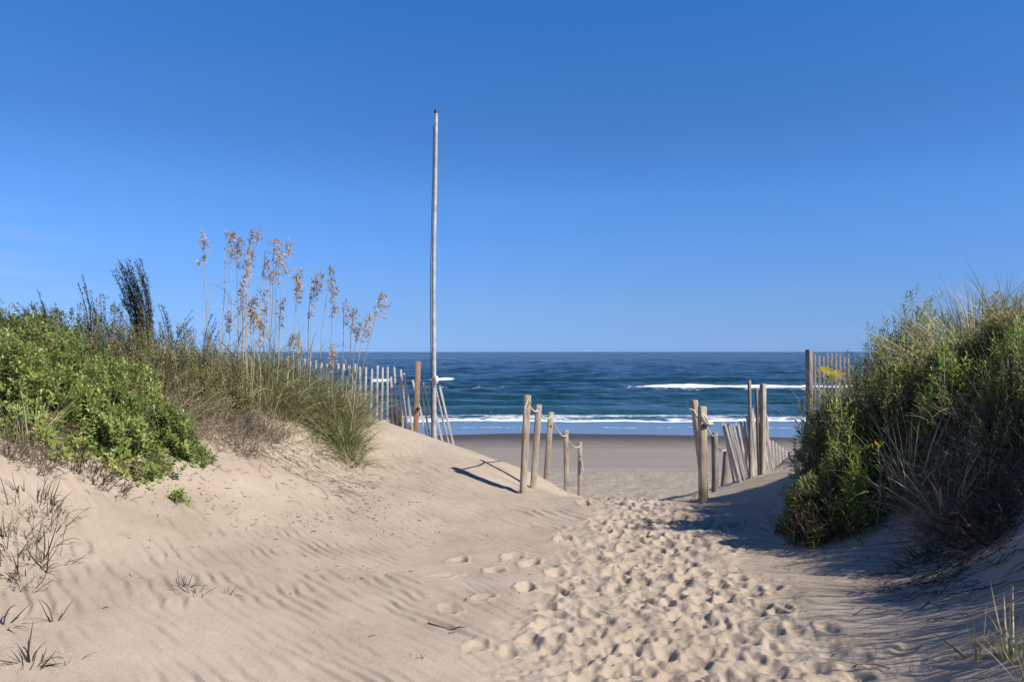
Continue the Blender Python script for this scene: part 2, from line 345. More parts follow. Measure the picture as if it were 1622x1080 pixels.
def sand_mat():
    m = bpy.data.materials.new('dune_and_beach_sand'); nt = nodes(m); L = nt.links.new
    geo = N(nt, 'ShaderNodeNewGeometry'); sep = N(nt, 'ShaderNodeSeparateXYZ'); L(geo.outputs['Position'], sep.inputs[0])
    n1 = N(nt, 'ShaderNodeTexNoise', i_Scale=1.7, i_Detail=5.0, i_Roughness=.6); L(geo.outputs['Position'], n1.inputs['Vector'])
    dry = ramp(nt, [(.3, (.345, .282, .218)), (.5, (.405, .338, .266)), (.72, (.45, .38, .305))]); L(n1.outputs['Fac'], dry.inputs['Fac'])
    # grain speckle and dark specks
    n2 = N(nt, 'ShaderNodeTexNoise', i_Scale=260.0, i_Detail=3.0, i_Roughness=.7); L(geo.outputs['Position'], n2.inputs['Vector'])
    mr = N(nt, 'ShaderNodeMapRange'); mr.inputs['From Min'].default_value = .3; mr.inputs['From Max'].default_value = .7; mr.inputs['To Min'].default_value = .68; mr.inputs['To Max'].default_value = 1.24
    L(n2.outputs['Fac'], mr.inputs['Value'])
    vs = N(nt, 'ShaderNodeVectorMath', operation='SCALE'); L(dry.outputs['Color'], vs.inputs[0]); L(mr.outputs[0], vs.inputs['Scale'])
    vor = N(nt, 'ShaderNodeTexVoronoi', i_Scale=34.0); L(geo.outputs['Position'], vor.inputs['Vector'])
    lt = N(nt, 'ShaderNodeMath', operation='LESS_THAN'); L(vor.outputs['Distance'], lt.inputs[0]); lt.inputs[1].default_value = .13
    n3 = N(nt, 'ShaderNodeTexNoise', i_Scale=1.2, i_Detail=3.0); L(geo.outputs['Position'], n3.inputs['Vector'])
    gt = N(nt, 'ShaderNodeMapRange'); gt.inputs['From Min'].default_value = .5; gt.inputs['From Max'].default_value = .68; L(n3.outputs['Fac'], gt.inputs['Value'])
    mu = N(nt, 'ShaderNodeMath', operation='MULTIPLY'); L(lt.outputs[0], mu.inputs[0]); L(gt.outputs[0], mu.inputs[1])
    mu2 = N(nt, 'ShaderNodeMath', operation='MULTIPLY'); L(mu.outputs[0], mu2.inputs[0]); mu2.inputs[1].default_value = .65
    mixs = N(nt, 'ShaderNodeMix', data_type='RGBA'); L(mu2.outputs[0], mixs.inputs['Factor']); L(vs.outputs[0], mixs.inputs['A']); mixs.inputs['B'].default_value = (.15, .10, .07, 1)
    # beach zones by distance from the water
    nb = N(nt, 'ShaderNodeTexNoise', i_Scale=.45, i_Detail=6.0, i_Roughness=.65); L(geo.outputs['Position'], nb.inputs['Vector'])
    ya = N(nt, 'ShaderNodeMath', operation='MULTIPLY_ADD'); L(nb.outputs['Fac'], ya.inputs[0]); ya.inputs[1].default_value = 3.2; L(sep.outputs['Y'], ya.inputs[2])
    def band(a, b):
        q = N(nt, 'ShaderNodeMapRange', interpolation_type='SMOOTHSTEP'); q.inputs['From Min'].default_value = a; q.inputs['From Max'].default_value = b
        L(ya.outputs[0], q.inputs['Value']); return q.outputs[0]
    nbm = N(nt, 'ShaderNodeTexNoise', i_Scale=9.0, i_Detail=5.0, i_Roughness=.7); L(geo.outputs['Position'], nbm.inputs['Vector'])
    beach = ramp(nt, [(.35, (.23, .195, .155)), (.6, (.37, .32, .26))]); L(nbm.outputs['Fac'], beach.inputs['Fac'])
    m1 = N(nt, 'ShaderNodeMix', data_type='RGBA'); L(band(14.5, 19), m1.inputs['Factor']); L(mixs.outputs['Result'], m1.inputs['A']); L(beach.outputs['Color'], m1.inputs['B'])
    w = band(23.3, 24.2)
    m2 = N(nt, 'ShaderNodeMix', data_type='RGBA'); L(w, m2.inputs['Factor']); L(m1.outputs['Result'], m2.inputs['A'])
    mpw = N(nt, 'ShaderNodeMapping'); mpw.inputs['Scale'].default_value = (.15, 2.2, 1); L(geo.outputs['Position'], mpw.inputs['Vector'])
    nw = N(nt, 'ShaderNodeTexNoise', i_Scale=1.0, i_Detail=4.0); L(mpw.outputs[0], nw.inputs['Vector'])
    wet = ramp(nt, [(.35, (.25, .213, .17)), (.65, (.30, .262, .212))]); L(nw.outputs['Fac'], wet.inputs['Fac']); L(wet.outputs['Color'], m2.inputs['B'])
    m3 = N(nt, 'ShaderNodeMix', data_type='RGBA'); L(band(29.5, 36.5), m3.inputs['Factor']); L(m2.outputs['Result'], m3.inputs['A']); m3.inputs['B'].default_value = (.07, .06, .05, 1)
    b = N(nt, 'ShaderNodeBsdfPrincipled', i_Roughness=.9); L(m3.outputs['Result'], b.inputs['Base Color'])
    rg = N(nt, 'ShaderNodeMapRange'); rg.inputs['To Min'].default_value = .95; rg.inputs['To Max'].default_value = .62; L(w, rg.inputs['Value']); L(rg.outputs[0], b.inputs['Roughness'])
    b.inputs['Specular IOR Level'].default_value = .2
    nf = N(nt, 'ShaderNodeTexNoise', i_Scale=45.0, i_Detail=6.0, i_Roughness=.7); L(geo.outputs['Position'], nf.inputs['Vector'])
    bs = N(nt, 'ShaderNodeMapRange'); bs.inputs['To Min'].default_value = .55; bs.inputs['To Max'].default_value = .05; L(w, bs.inputs['Value'])
    bp = N(nt, 'ShaderNodeBump', i_Distance=.012); L(nf.outputs['Fac'], bp.inputs['Height']); L(bs.outputs[0], bp.inputs['Strength']); L(bp.outputs[0], b.inputs['Normal'])
    out = N(nt, 'ShaderNodeOutputMaterial'); L(b.outputs[0], out.inputs['Surface'])
    return m
g_ob = mesh_np('ground', verts, faces, sand_mat())
tag(g_ob, 'pale sand dunes with a footprint-covered path running down to the beach', None, None, 'structure')

# ------------------------------------------------------------------ sea
SEA = -2.2
s_ = np.concatenate([np.linspace(150, 8, 620), np.exp(np.linspace(math.log(8), math.log(.16), 90))[1:]])
Yr = 4750.0 / s_
tt = np.concatenate([np.linspace(-3, -.85, 60)[:-1], np.linspace(-.85, .85, 900), np.linspace(.85, 3, 60)[1:]])
SY, ST = np.meshgrid(Yr, tt, indexing='ij'); SX = SY * ST
U_ = 811 + SX / SY * F
z = np.zeros_like(SX)
wx = fbm(SX * .03, SY * .03, 3, 101) * 6
amp = sstep(44, 60, SY) * (1 - sstep(400, 1500, SY))
for k, (lam, a, ang) in enumerate([(13, .10, .05), (8.5, .075, -.12), (5.2, .05, .2), (3.1, .032, -.3), (2.0, .02, .35)]):
    z += a * amp * np.sin((SY * math.cos(ang) + SX * math.sin(ang) + wx * .6) * 2 * PI / lam + k) * (.6 + 1.2 * (vnoise(SX * .08 + k, SY * .08, 105 + k) + .5))
def crest(yc, wid, h, steep=1.0):
    d = (SY - yc - fbm(SX * .06, SX * 0 + yc, 3, 111) * 1.6)
    w = np.where(d < 0, wid / steep, wid * 1.7)
    return h * np.exp(-(d / w) ** 2), d
c57, _ = crest(57, 1.5, .72, 1.5); z += c57 * sstep(-12, 2, SX) * (.7 + vnoise(SX * .09, SY * 0, 121))
c51, _ = crest(50.5, 1.3, .18, 1.1); z += c51
c67, _ = crest(67, 2.0, .28, 1.1); z += c67 * (.6 + vnoise(SX * .06 + 9, SY * 0, 123))
xb = SX - (1000 - 811) / F * 82
c82, d82 = crest(83, 2.0, .36, 1.6); lb = sstep(-4, 5, xb); z += c82 * (.35 + .65 * lb)
c105, d105 = crest(104, 3, .5, 1.4); z += c105 * .5
foam = np.zeros_like(SX)
nA = fbm(SX * .5, SY * .5, 4, 131, .6); nB = fbm(SX * .18, SY * .18, 4, 135, .6)
foam = np.maximum(foam, lb * (1 - sstep(1.3, 2.6, np.abs(d82 + .8 + nA * 1.6))))
foam = np.maximum(foam, .5 * lb * (1 - sstep(3, 6, np.abs(d82 + 3))) * sstep(-.1, .35, nA))
foam = np.maximum(foam, .33 * (1 - lb) * (1 - sstep(.8, 2.4, np.abs(d82 + 1 + nA * 2))) * sstep(-.35, .15, nB) * sstep(-30, -18, SX))
foam = np.maximum(foam, .95 * (1 - sstep(.8, 2.4, np.abs(d105 + nA * 2 + 1))) * np.exp(-((SX + 9.2) / 1.7) ** 4))
foam = np.maximum(foam, .9 * (1 - sstep(.6, 2.2, np.abs(d105 + nA * 2 + 1))) * np.exp(-((SX + 17) / 1.3) ** 4))
edge = 42.9 + fbm(SX * .12, SX * 0 + 3, 3, 141) * 2.2
dE = SY - edge
foam = np.maximum(foam, (1 - sstep(.1, .7, np.abs(dE - .2 + nA * .5))))
foam = np.maximum(foam, .62 * sstep(0, .3, dE) * (1 - sstep(2.5, 7.5, dE)) * sstep(-.25, .3, fbm(SX * .35, SY * .8, 4, 145, .65) + .10))
e2 = 39.3 + fbm(SX * .1, SX * 0 + 8, 3, 151) * 2.4
foam = np.maximum(foam, .5 * (1 - sstep(.06, .26, np.abs(SY - e2))) * sstep(-.05, .2, nB + .06 * (SX > 8)))
z += .04 * sstep(-.1, .8, dE) * (1 - sstep(2, 6, dE)) + foam * .05 * (SY > 44)
z -= .0
calm = 1 - sstep(42.5, 47, SY)
SZ = SEA + z
sv = np.stack([SX, SY, SZ], -1).reshape(-1, 3)
si = np.arange(SX.size).reshape(SX.shape)
sf = np.stack([si[:-1, :-1], si[:-1, 1:], si[1:, 1:], si[1:, :-1]], -1).reshape(-1, 4)
def sea_mat():
    m = bpy.data.materials.new('sea_water'); nt = nodes(m); L = nt.links.new
    geo = N(nt, 'ShaderNodeNewGeometry')
    fo = N(nt, 'ShaderNodeAttribute', attribute_name='foam'); ca_ = N(nt, 'ShaderNodeAttribute', attribute_name='calm')
    sep = N(nt, 'ShaderNodeSeparateXYZ'); L(geo.outputs['Position'], sep.inputs[0])
    mp = N(nt, 'ShaderNodeMapping'); mp.inputs['Scale'].default_value = (.6, .55, 1); L(geo.outputs['Position'], mp.inputs['Vector'])
    na = N(nt, 'ShaderNodeTexNoise', i_Scale=1.5, i_Detail=6.0, i_Roughness=.62, i_Distortion=.4); L(mp.outputs[0], na.inputs['Vector'])
    nb = N(nt, 'ShaderNodeTexNoise', i_Scale=.12, i_Detail=5.0, i_Roughness=.6); L(mp.outputs[0], nb.inputs['Vector'])
    bd = N(nt, 'ShaderNodeMapRange'); bd.inputs['From Min'].default_value = 45; bd.inputs['From Max'].default_value = 900; bd.inputs['To Min'].default_value = .5; bd.inputs['To Max'].default_value = 5.0; L(sep.outputs['Y'], bd.inputs['Value'])
    inv = N(nt, 'ShaderNodeMath', operation='SUBTRACT'); inv.inputs[0].default_value = 1.0; L(ca_.outputs['Fac'], inv.inputs[1])
    st = N(nt, 'ShaderNodeMath', operation='MULTIPLY_ADD'); L(inv.outputs[0], st.inputs[0]); st.inputs[1].default_value = .97; st.inputs[2].default_value = .03
    b1 = N(nt, 'ShaderNodeBump'); L(st.outputs[0], b1.inputs['Strength']); L(na.outputs['Fac'], b1.inputs['Height']); L(bd.outputs[0], b1.inputs['Distance'])
    b2 = N(nt, 'ShaderNodeBump', i_Distance=2.5); L(inv.outputs[0], b2.inputs['Strength']); L(nb.outputs['Fac'], b2.inputs['Height']); L(b1.outputs[0], b2.inputs['Normal'])
    # body colour: blue offshore, greener inshore, swash paled by sand and painted sky reflection
    dp = N(nt, 'ShaderNodeMapRange'); dp.inputs['From Min'].default_value = 36; dp.inputs['From Max'].default_value = 170; L(sep.outputs['Y'], dp.inputs['Value'])
    cr = ramp(nt, [(0, (.15, .17, .19)), (.04, (.10, .14, .17)), (.055, (.014, .060, .072)), (.25, (.007, .042, .060)), (1, (.004, .028, .052))]); L(dp.outputs[0], cr.inputs['Fac'])  # first two stops: sandy shallows plus sky reflection put into the colour
    pt = N(nt, 'ShaderNodeMapRange'); pt.inputs['From Min'].default_value = .3; pt.inputs['From Max'].default_value = .7; pt.inputs['To Min'].default_value = .8; pt.inputs['To Max'].default_value = 1.2; L(nb.outputs['Fac'], pt.inputs['Value'])
    vs = N(nt, 'ShaderNodeVectorMath', operation='SCALE'); L(cr.outputs['Color'], vs.inputs[0]); L(pt.outputs[0], vs.inputs['Scale'])
    w = N(nt, 'ShaderNodeBsdfPrincipled', i_Roughness=.12, i_IOR=1.333); L(vs.outputs[0], w.inputs['Base Color']); L(b2.outputs[0], w.inputs['Normal'])
    w.inputs['Specular IOR Level'].default_value = .25
    # foam, broken up by cellular noise
    nf = N(nt, 'ShaderNodeTexNoise', i_Scale=3.0, i_Detail=6.0, i_Roughness=.7); L(mp.outputs[0], nf.inputs['Vector'])
    vo = N(nt, 'ShaderNodeTexVoronoi', i_Scale=2.2, feature='DISTANCE_TO_EDGE'); L(mp.outputs[0], vo.inputs['Vector'])
    ad = N(nt, 'ShaderNodeMath', operation='ADD'); L(fo.outputs['Fac'], ad.inputs[0])
    nm = N(nt, 'ShaderNodeMapRange'); nm.inputs['From Min'].default_value = .3; nm.inputs['From Max'].default_value = .7; nm.inputs['To Min'].default_value = -.42; nm.inputs['To Max'].default_value = .28; L(nf.outputs['Fac'], nm.inputs['Value'])
    L(nm.outputs[0], ad.inputs[1])
    fm = N(nt, 'ShaderNodeMapRange', interpolation_type='SMOOTHSTEP'); fm.inputs['From Min'].default_value = .25; fm.inputs['From Max'].default_value = .8; L(ad.outputs[0], fm.inputs['Value'])
    has = N(nt, 'ShaderNodeMapRange'); has.inputs['From Min'].default_value = .02; has.inputs['From Max'].default_value = .2; L(fo.outputs['Fac'], has.inputs['Value'])
    ml = N(nt, 'ShaderNodeMath', operation='MULTIPLY'); L(fm.outputs[0], ml.inputs[0]); L(has.outputs[0], ml.inputs[1])
    fb = N(nt, 'ShaderNodeBsdfPrincipled', i_Roughness=.8); fb.inputs['Base Color'].default_value = (.78, .82, .85, 1)
    mx = N(nt, 'ShaderNodeMixShader'); L(ml.outputs[0], mx.inputs['Fac']); L(w.outputs[0], mx.inputs[1]); L(fb.outputs[0], mx.inputs[2])
    out = N(nt, 'ShaderNodeOutputMaterial'); L(mx.outputs[0], out.inputs['Surface'])
    return m
sea = mesh_np('sea', sv, sf, sea_mat(), None, {'foam': foam.ravel(), 'calm': calm.ravel()})
tag(sea, 'dark teal ocean with low swells, a white breaker and a foamy shoreline', None, None, 'structure')

# ------------------------------------------------------------------ hard objects
def prism(g, p0, p1, w, d, face=0.0, tint=.5, seg=5, jit=.0, cham=.06, top=True):
    """squared timber from p0 to p1, chamfered corners, closed top"""
    p0 = np.array(p0, float); p1 = np.array(p1, float); ax = norm(p1 - p0)
    a = np.array([math.cos(face), math.sin(face), 0]); a = norm(a - ax * (a @ ax)); b = np.cross(ax, a)
    c = cham; prof = [(-1 + c, -1), (1 - c, -1), (1, -1 + c), (1, 1 - c), (1 - c, 1), (-1 + c, 1), (-1, 1 - c), (-1, -1 + c)]
    rings = []
    bend = RNG.normal(0, jit, 2)
    for k in range(seg + 1):
        s = k / seg; q = p0 + (p1 - p0) * s + (a * bend[0] + b * bend[1]) * math.sin(s * PI)
        rings.append([q + a * x * w / 2 * (1 + RNG.normal(0, .012)) + b * y * d / 2 * (1 + RNG.normal(0, .012)) for x, y in prof])
    q = p1 + ax * w * .06
    rings.append([q + a * x * w * .43 + b * y * d * .43 for x, y in prof])
    v = np.array(rings).reshape(-1, 3); m = len(prof); f = []
    for k in range(seg + 1):
        for i in range(m):
            j = (i + 1) % m; f.append([k * m + i, k * m + j, (k + 1) * m + j, (k + 1) * m + i])
    o = (seg + 1) * m
    f += [[o, o + 1, o + 2, o + 7], [o + 2, o + 3, o + 6, o + 7], [o + 3, o + 4, o + 5, o + 6]]
    g.add(v, f, tint)
def disc(g, p, n, r, h, tint=.5):
    p = np.array(p, float); n = norm(np.array(n, float))
    pts = np.array([[p, p + n * h, p + n * (h + .0004)]]); tubes(g, pts, np.array([[r, r, r * .05]]), tint, 8)

GP = 'wooden posts holding the rope rail'
def rail_post(top, foot, Yt, w, label, mat='post', group=GP, face=.12, bolt_v=None, depth=None, Yf=None):
    """top, foot = (u, v); stands at distance Yt and is sunk into the sand"""
    pt = P(*top, Yt); pf = P(*foot, Yf or Yt); gz = g1(pf[0], pf[1])
    w *= .86
    ax = (pt - pf) / np.linalg.norm(pt - pf)
    foot3 = pf - ax * (max(0, pf[2] - gz) / ax[2] + .35)
    t = empty('rope_post', (pf[0], pf[1], gz), label, 'post', group)
    g = Geo(); prism(g, foot3, pt, w, depth or w, face, .5, 6, .006)
    g.build('timber', M[mat], t, smooth=False)
    if bolt_v is not None:
        q = P(top[0], bolt_v, Yt) + np.array([0, -w * .52, 0]); g = Geo(); disc(g, q, (0, -1, 0), .012, .012); g.build('bolt', M['bolt'], t)
    return pt, t
lp = []
lp.append(rail_post((835.5, 626), (828.5, 781), 8.9, .085, 'tall pale post with a doubled rope at its top, nearest of the left rope rail', bolt_v=641))
lp.append(rail_post((853.5, 641), (844.5, 774), 10.3, .085, 'leaning weathered post standing just behind the tall pale post on the left', bolt_v=648))
lp.append(rail_post((873, 653), (865.5, 768), 11.9, .09, 'brown-stained leaning post in the middle of the left rope rail', bolt_v=674))
lp.append(rail_post((896.5, 681), (896.5, 782), 14.0, .085, 'upright grey post, fourth along the left rope rail', Yf=14.0))
lp.append(rail_post((918.5, 700), (918, 782), 15.9, .085, 'shortest farthest post of the left rope rail, rope end hanging on it', bolt_v=722))
# second plank strapped to the first post
g = Geo(); a0 = P(826.5, 775, 8.86); a1 = P(832.5, 640, 8.83); prism(g, a0 - np.array([0, 0, .3]), a1, .035, .05, .1, .5, 5, .004)
g.build('batten', M['post'], lp[0][1], smooth=False)
rp = []
rp.append(rail_post((1098.5, 634), (1116, 792), 9.3, .08, 'leaning post behind the thick grey post on the right rope rail', face=.4, bolt_v=650))
rp.append(rail_post((1112, 644), (1112.5, 793), 8.5, .085, 'thick upright grey post nearest the camera on the right rope rail', face=.25, bolt_v=672))
rp.append(rail_post((1131, 685), (1130, 784), 12.0, .085, 'dark post between the thick grey post and the short leaning one', mat='post_dark', face=.5))  # built in the darker weathered wood
rp.append(rail_post((1150, 713), (1143.5, 780), 14.5, .09, 'short dark leaning post, farthest of the right rope rail', mat='post_dark', face=.4))
g = Geo(); prism(g, P(1119.5, 790, 9.0) - np.array([0, 0, .3]), P(1115.5, 735, 9.0), .035, .05, .3, .5, 4, .002)
g.build('batten', M['post'], rp[0][1], smooth=False)

def rope_curve(pts, sag, n=14):
    out = []
    for i in range(len(pts) - 1):
        a, b = np.array(pts[i]), np.array(pts[i + 1])
        for k in range(n):
            s = k / n; q = a + (b - a) * s; q = q - np.array([0, 0, 1]) * sag[i] * 4 * s * (1 - s); out.append(q)
    out.append(np.array(pts[-1])); return np.array(out)
def rope(g, pts, r=.012):
    pts = np.asarray(pts); K = len(pts)
    # dense twist: alternate the radius a little so the lay of the rope shows
    s = np.linspace(0, K - 1, K * 5); q = np.stack([np.interp(s, np.arange(K), pts[:, i]) for i in range(3)], 1)
    rad = r * (1 + .10 * np.sin(np.arange(len(q)) * 1.9))
    tubes(g, q[None], rad[None], .5, 7)
def at_post(post, du, dv, Yt): return P(post[0] + du, post[1] + dv, Yt)
g = Geo()
L1 = [P(836, 637, 8.84), P(852.5, 649.5, 10.24), P(873, 659, 11.84), P(897, 690, 13.94), P(918, 706, 15.84)]
rope(g, rope_curve(L1, [.05, .07, .10, .10]))
rope(g, rope_curve([P(836, 630, 8.82), P(831, 646, 8.8), P(829.5, 654, 8.82)], [0, 0]), .013)
rope(g, rope_curve([P(832, 636, 8.83), P(836, 640, 8.83), P(841, 637, 8.84)], [.0, .0]), .013)
rope(g, rope_curve([P(921, 728, 15.84), P(921.5, 738, 15.84), P(924, 746, 15.82)], [.0, .01]), .016)
tag(g.build('rope', M['rope']), 'white rope sagging between the five left posts', 'rope', 'rope rails beside the path')
g = Geo()
rope(g, rope_curve([P(1092, 648, 9.22), P(1099, 650, 9.2), P(1112, 664, 8.42), P(1129, 690, 11.93), P(1149, 712, 14.4)], [.0, .03, .02, .10], 12))
rope(g, rope_curve([P(1110, 656, 8.42), P(1116, 668, 8.4), P(1127, 671, 8.5)], [.0, .01]), .022)
rope(g, rope_curve([P(1112, 654, 8.43), P(1119, 664, 8.4), P(1122, 672, 8.45)], [.0, .01]), .018)
tag(g.build('rope', M['rope']), 'white knotted rope draped over the right posts', 'rope', 'rope rails beside the path')

# --- tall pole
pb = P(688, 708, 12.5); gz = g1(pb[0], pb[1])
t = empty('flagpole', (pb[0], pb[1], gz), 'tall thin bare metal pole rising above the left fence', 'pole')
pl = [P(688, 730, 12.5), P(688, 705, 12.5), P(687.6, 600, 12.5), P(686.6, 480, 12.5), P(687.2, 380, 12.5), P(689.2, 280, 12.5), P(690.4, 178, 12.5)]
cs = np.array(pl); s = np.linspace(0, 6, 60); cs = np.stack([np.interp(s, np.arange(7), cs[:, i]) for i in range(3)], 1)
ker = np.ones(7) / 7; sm = cs.copy()
for i in range(3): sm[3:-3, i] = np.convolve(cs[:, i], ker, 'valid')
g = Geo(); tubes(g, sm[None], np.linspace(.038, .029, 60)[None], .5, 14); g.build('shaft', M['pole'], t)
g = Geo(); c = sm[-1]; tubes(g, np.array([[c, c + [0, 0, .03], c + [0, 0, .05], c + [0, 0, .058]]]), np.array([[.033, .033, .02, .002]]), .5, 12); g.build('cap', M['blackcap'], t)
g = Geo(); c = P(691.2, 602, 12.44); tubes(g, np.array([[c - [0, 0, .06], c - [0, 0, .045], c + [0, 0, .03], c + [0, 0, .065], c + [0, 0, .07]]]), np.array([[.004, .03, .034, .022, .002]]), .5, 10); g.build('cleat', M['whitecap'], t)
g = Geo(); q = sm[8:58].copy(); q[:, 0] -= .038 + .014 * np.sin(np.linspace(0, PI, 50)) ** 2 * np.linspace(1.2, .4, 50); q[:, 1] -= .01; tubes(g, q[None], np.full((1, 50), .006), .1, 5); g.build('halyard', M['blackcap'], t)

def UX(u, Y): return (u - 811) / F * Y
# --- slat fences
def slat(g, tp, bt, Y, w=.031, th_=.009, face=0.0, Yb=None):
    a = P(*bt, Yb or Y); b = P(*tp, Y)
    prism(g, a - norm(b - a) * .28, b, w, th_, face + RNG.normal(0, .1), RNG.random(), 3, .003, .18)
def wires(parent, tops, bots, fr, name='wire'):
    g = Geo()
    for f in fr:
        pts = np.array([b + (t_ - b) * f + np.array([0, (-1) ** i * .007, 0]) for i, (t_, b) in enumerate(zip(tops, bots))])
        K = len(pts); s = np.linspace(0, K - 1, K * 4); q = np.stack([np.interp(s, np.arange(K), pts[:, i]) for i in range(3)], 1)
        tubes(g, q[None], np.full((1, len(q)), .0028), .5, 4)
    g.build(name, M['wire'], parent)
t = empty('sand_fence', P(640, 682, 12.5), 'silvery slatted sand fence sagging beside the tall pole on the left dune', 'fence', 'slatted sand fences')
g = Geo(); tops = []; bots = []
SL = []
for k in range(14):
    u = 447 + k * 8.9; SL.append((u, 566 + k * 1.0 + random.uniform(-3, 3), u + random.uniform(-1, 1), 650, 13.3 - k * .05))
SL += [(570.2, 581, 571, 662, 12.6), (580, 581.5, 579, 662, 12.6), (589.4, 584, 588, 663, 12.6), (598.5, 579, 597.5, 667, 12.6), (606.4, 582, 604.5, 671, 12.6), (614, 581, 614, 676, 12.6), (619.5, 597, 622.5, 679, 12.6), (624.5, 581.5, 630, 680, 12.6), (634, 605, 638.5, 683, 12.6), (634.9, 585.5, 645.5, 686, 12.6), (640, 591, 654, 690, 12.55)]
for (a, b, c, d, Y) in SL:
    slat(g, (a, b), (c, d), Y); tops.append(P(a, b, Y)); bots.append(P(c, d, Y))
g.build('slat_panel', M['slat'], t, smooth=False)
# even heights for the wires
wt = [np.array([q[0], q[1], HC - (583 - 557) / F * q[1]]) for q in tops]; wires(t, wt, bots, (.20, .52, .86))
g = Geo(); tops = []; bots = []
for (a, b, c, d, Y) in [(653.6, 602, 679, 701, 12.55), (667, 612, 683.5, 702, 12.6), (671, 605.6, 694.5, 706, 12.55), (679.6, 608.8, 703, 706, 12.55), (689, 612, 712, 708, 12.6), (697, 613.5, 720.8, 713, 12.55)]:
    slat(g, (a, b), (c, d), Y); tops.append(P(a, b, Y)); bots.append(P(c, d, Y))
g.build('leaning_slat_panel', M['slat'], t, smooth=False); wires(t, tops, bots, (.22, .5, .82))
pf = P(658.5, 692, 12.4); g = Geo(); prism(g, pf - np.array([0, 0, .35]), P(662.5, 572.5, 12.4), .082, .082, .15, .5, 6, .004)
tag(g.build('post', M['post_brown'], t, smooth=False), 'brown timber fence post'); g = Geo(); disc(g, P(663, 647, 12.35), (0, -1, 0), .03, .03); g.build('strap', M['bolt'], t)

t = empty('sand_fence', P(1190, 760, 12.8), 'leaning weathered slat fence with three tall posts right of the beach opening', 'fence', 'slatted sand fences')
g = Geo(); tops = []; bots = []
n = 21
for k in range(n):
    s = k / (n - 1)
    ut = 1142 + 73 * s; ub = ut + 24 * (1 - s) + 3 + random.uniform(-2.5, 2.5); ut += random.uniform(-1.5, 1.5); vt = np.interp(s, [0, .45, .6, .8, 1], [672, 670, 655, 640, 655]) + random.uniform(-4, 4); vb = np.interp(s, [0, .4, 1], [770, 765, 752])
    Y = 12.6 + .5 * s + random.uniform(-.04, .04)
    slat(g, (ut, vt), (ub, vb), Y); tops.append(P(ut, vt, Y)); bots.append(P(ub, vb, Y))
g.build('slat_panel', M['slat'], t, smooth=False); wires(t, tops, bots, (.15, .5, .85))
g = Geo()
for k in range(11):   # second layer of the fence lying behind
    ut = 1150 + k * 6.3; slat(g, (ut - 4, 676 - .9 * k + random.uniform(-4, 4)), (ut + 12, 764 - k), 13.0, .034)
g.build('rear_slat_panel', M['slat'], t, smooth=False)
g = Geo(); tops = []; bots = []
for k in range(9):
    s = k / 8; ut = 1213 + 41 * s; vt = 690 + 27 * s ** .8 + random.uniform(-2, 2); Y = 13.4 + 1.5 * s
    slat(g, (ut, vt), (ut + 2, 756), Y, .034); tops.append(P(ut, vt, Y)); bots.append(P(ut + 2, 756, Y))
g.build('low_slat_panel', M['slat'], t, smooth=False); wires(t, tops, bots, (.4, .8))
for (a, b, c, d, w, mt) in [(1186.5, 602, 1188, 768, .042, 'post_dark'), (1198, 617, 1203, 762, .04, 'post_dark'), (1208.3, 608, 1206, 760, .075, 'post')]:
    g = Geo(); prism(g, P(c, d, 12.75) - np.array([0, 0, .3]), P(a, b, 12.75), w, w, .5, .5, 6, .004); g.build('post', M[mt], t, smooth=False)

t = empty('sand_fence', P(1300, 640, 14.5), 'dark slat fence on top of the right dune behind yellow flowers', 'fence', 'slatted sand fences')
g = Geo(); tops = []; bots = []
for k in range(9):
    ut = 1291 + k * 6.6; vt = 564 + random.uniform(-4, 4) - .3 * k; Yk = 14.6 + .03 * k; bt = (ut + random.uniform(-1.5, 1.5), 557 + (HC - g1(UX(ut, Yk), Yk) - .02) / Yk * F)
    slat(g, (ut, vt), bt, 14.6 + .03 * k, .036); tops.append(P(ut, vt, 14.6 + .03 * k)); bots.append(P(*bt, 14.6 + .03 * k))
g.build('slat_panel', M['slat_dark'], t, smooth=False); wires(t, tops, bots, (.5, .84))
g = Geo(); prism(g, np.array([UX(1281.5, 14.5), 14.5, g1(UX(1281.5, 14.5), 14.5) - .3]), P(1281.5, 554, 14.5), .095, .095, .5, .5, 6, .004); g.build('post', M['post_dark'], t, smooth=False)

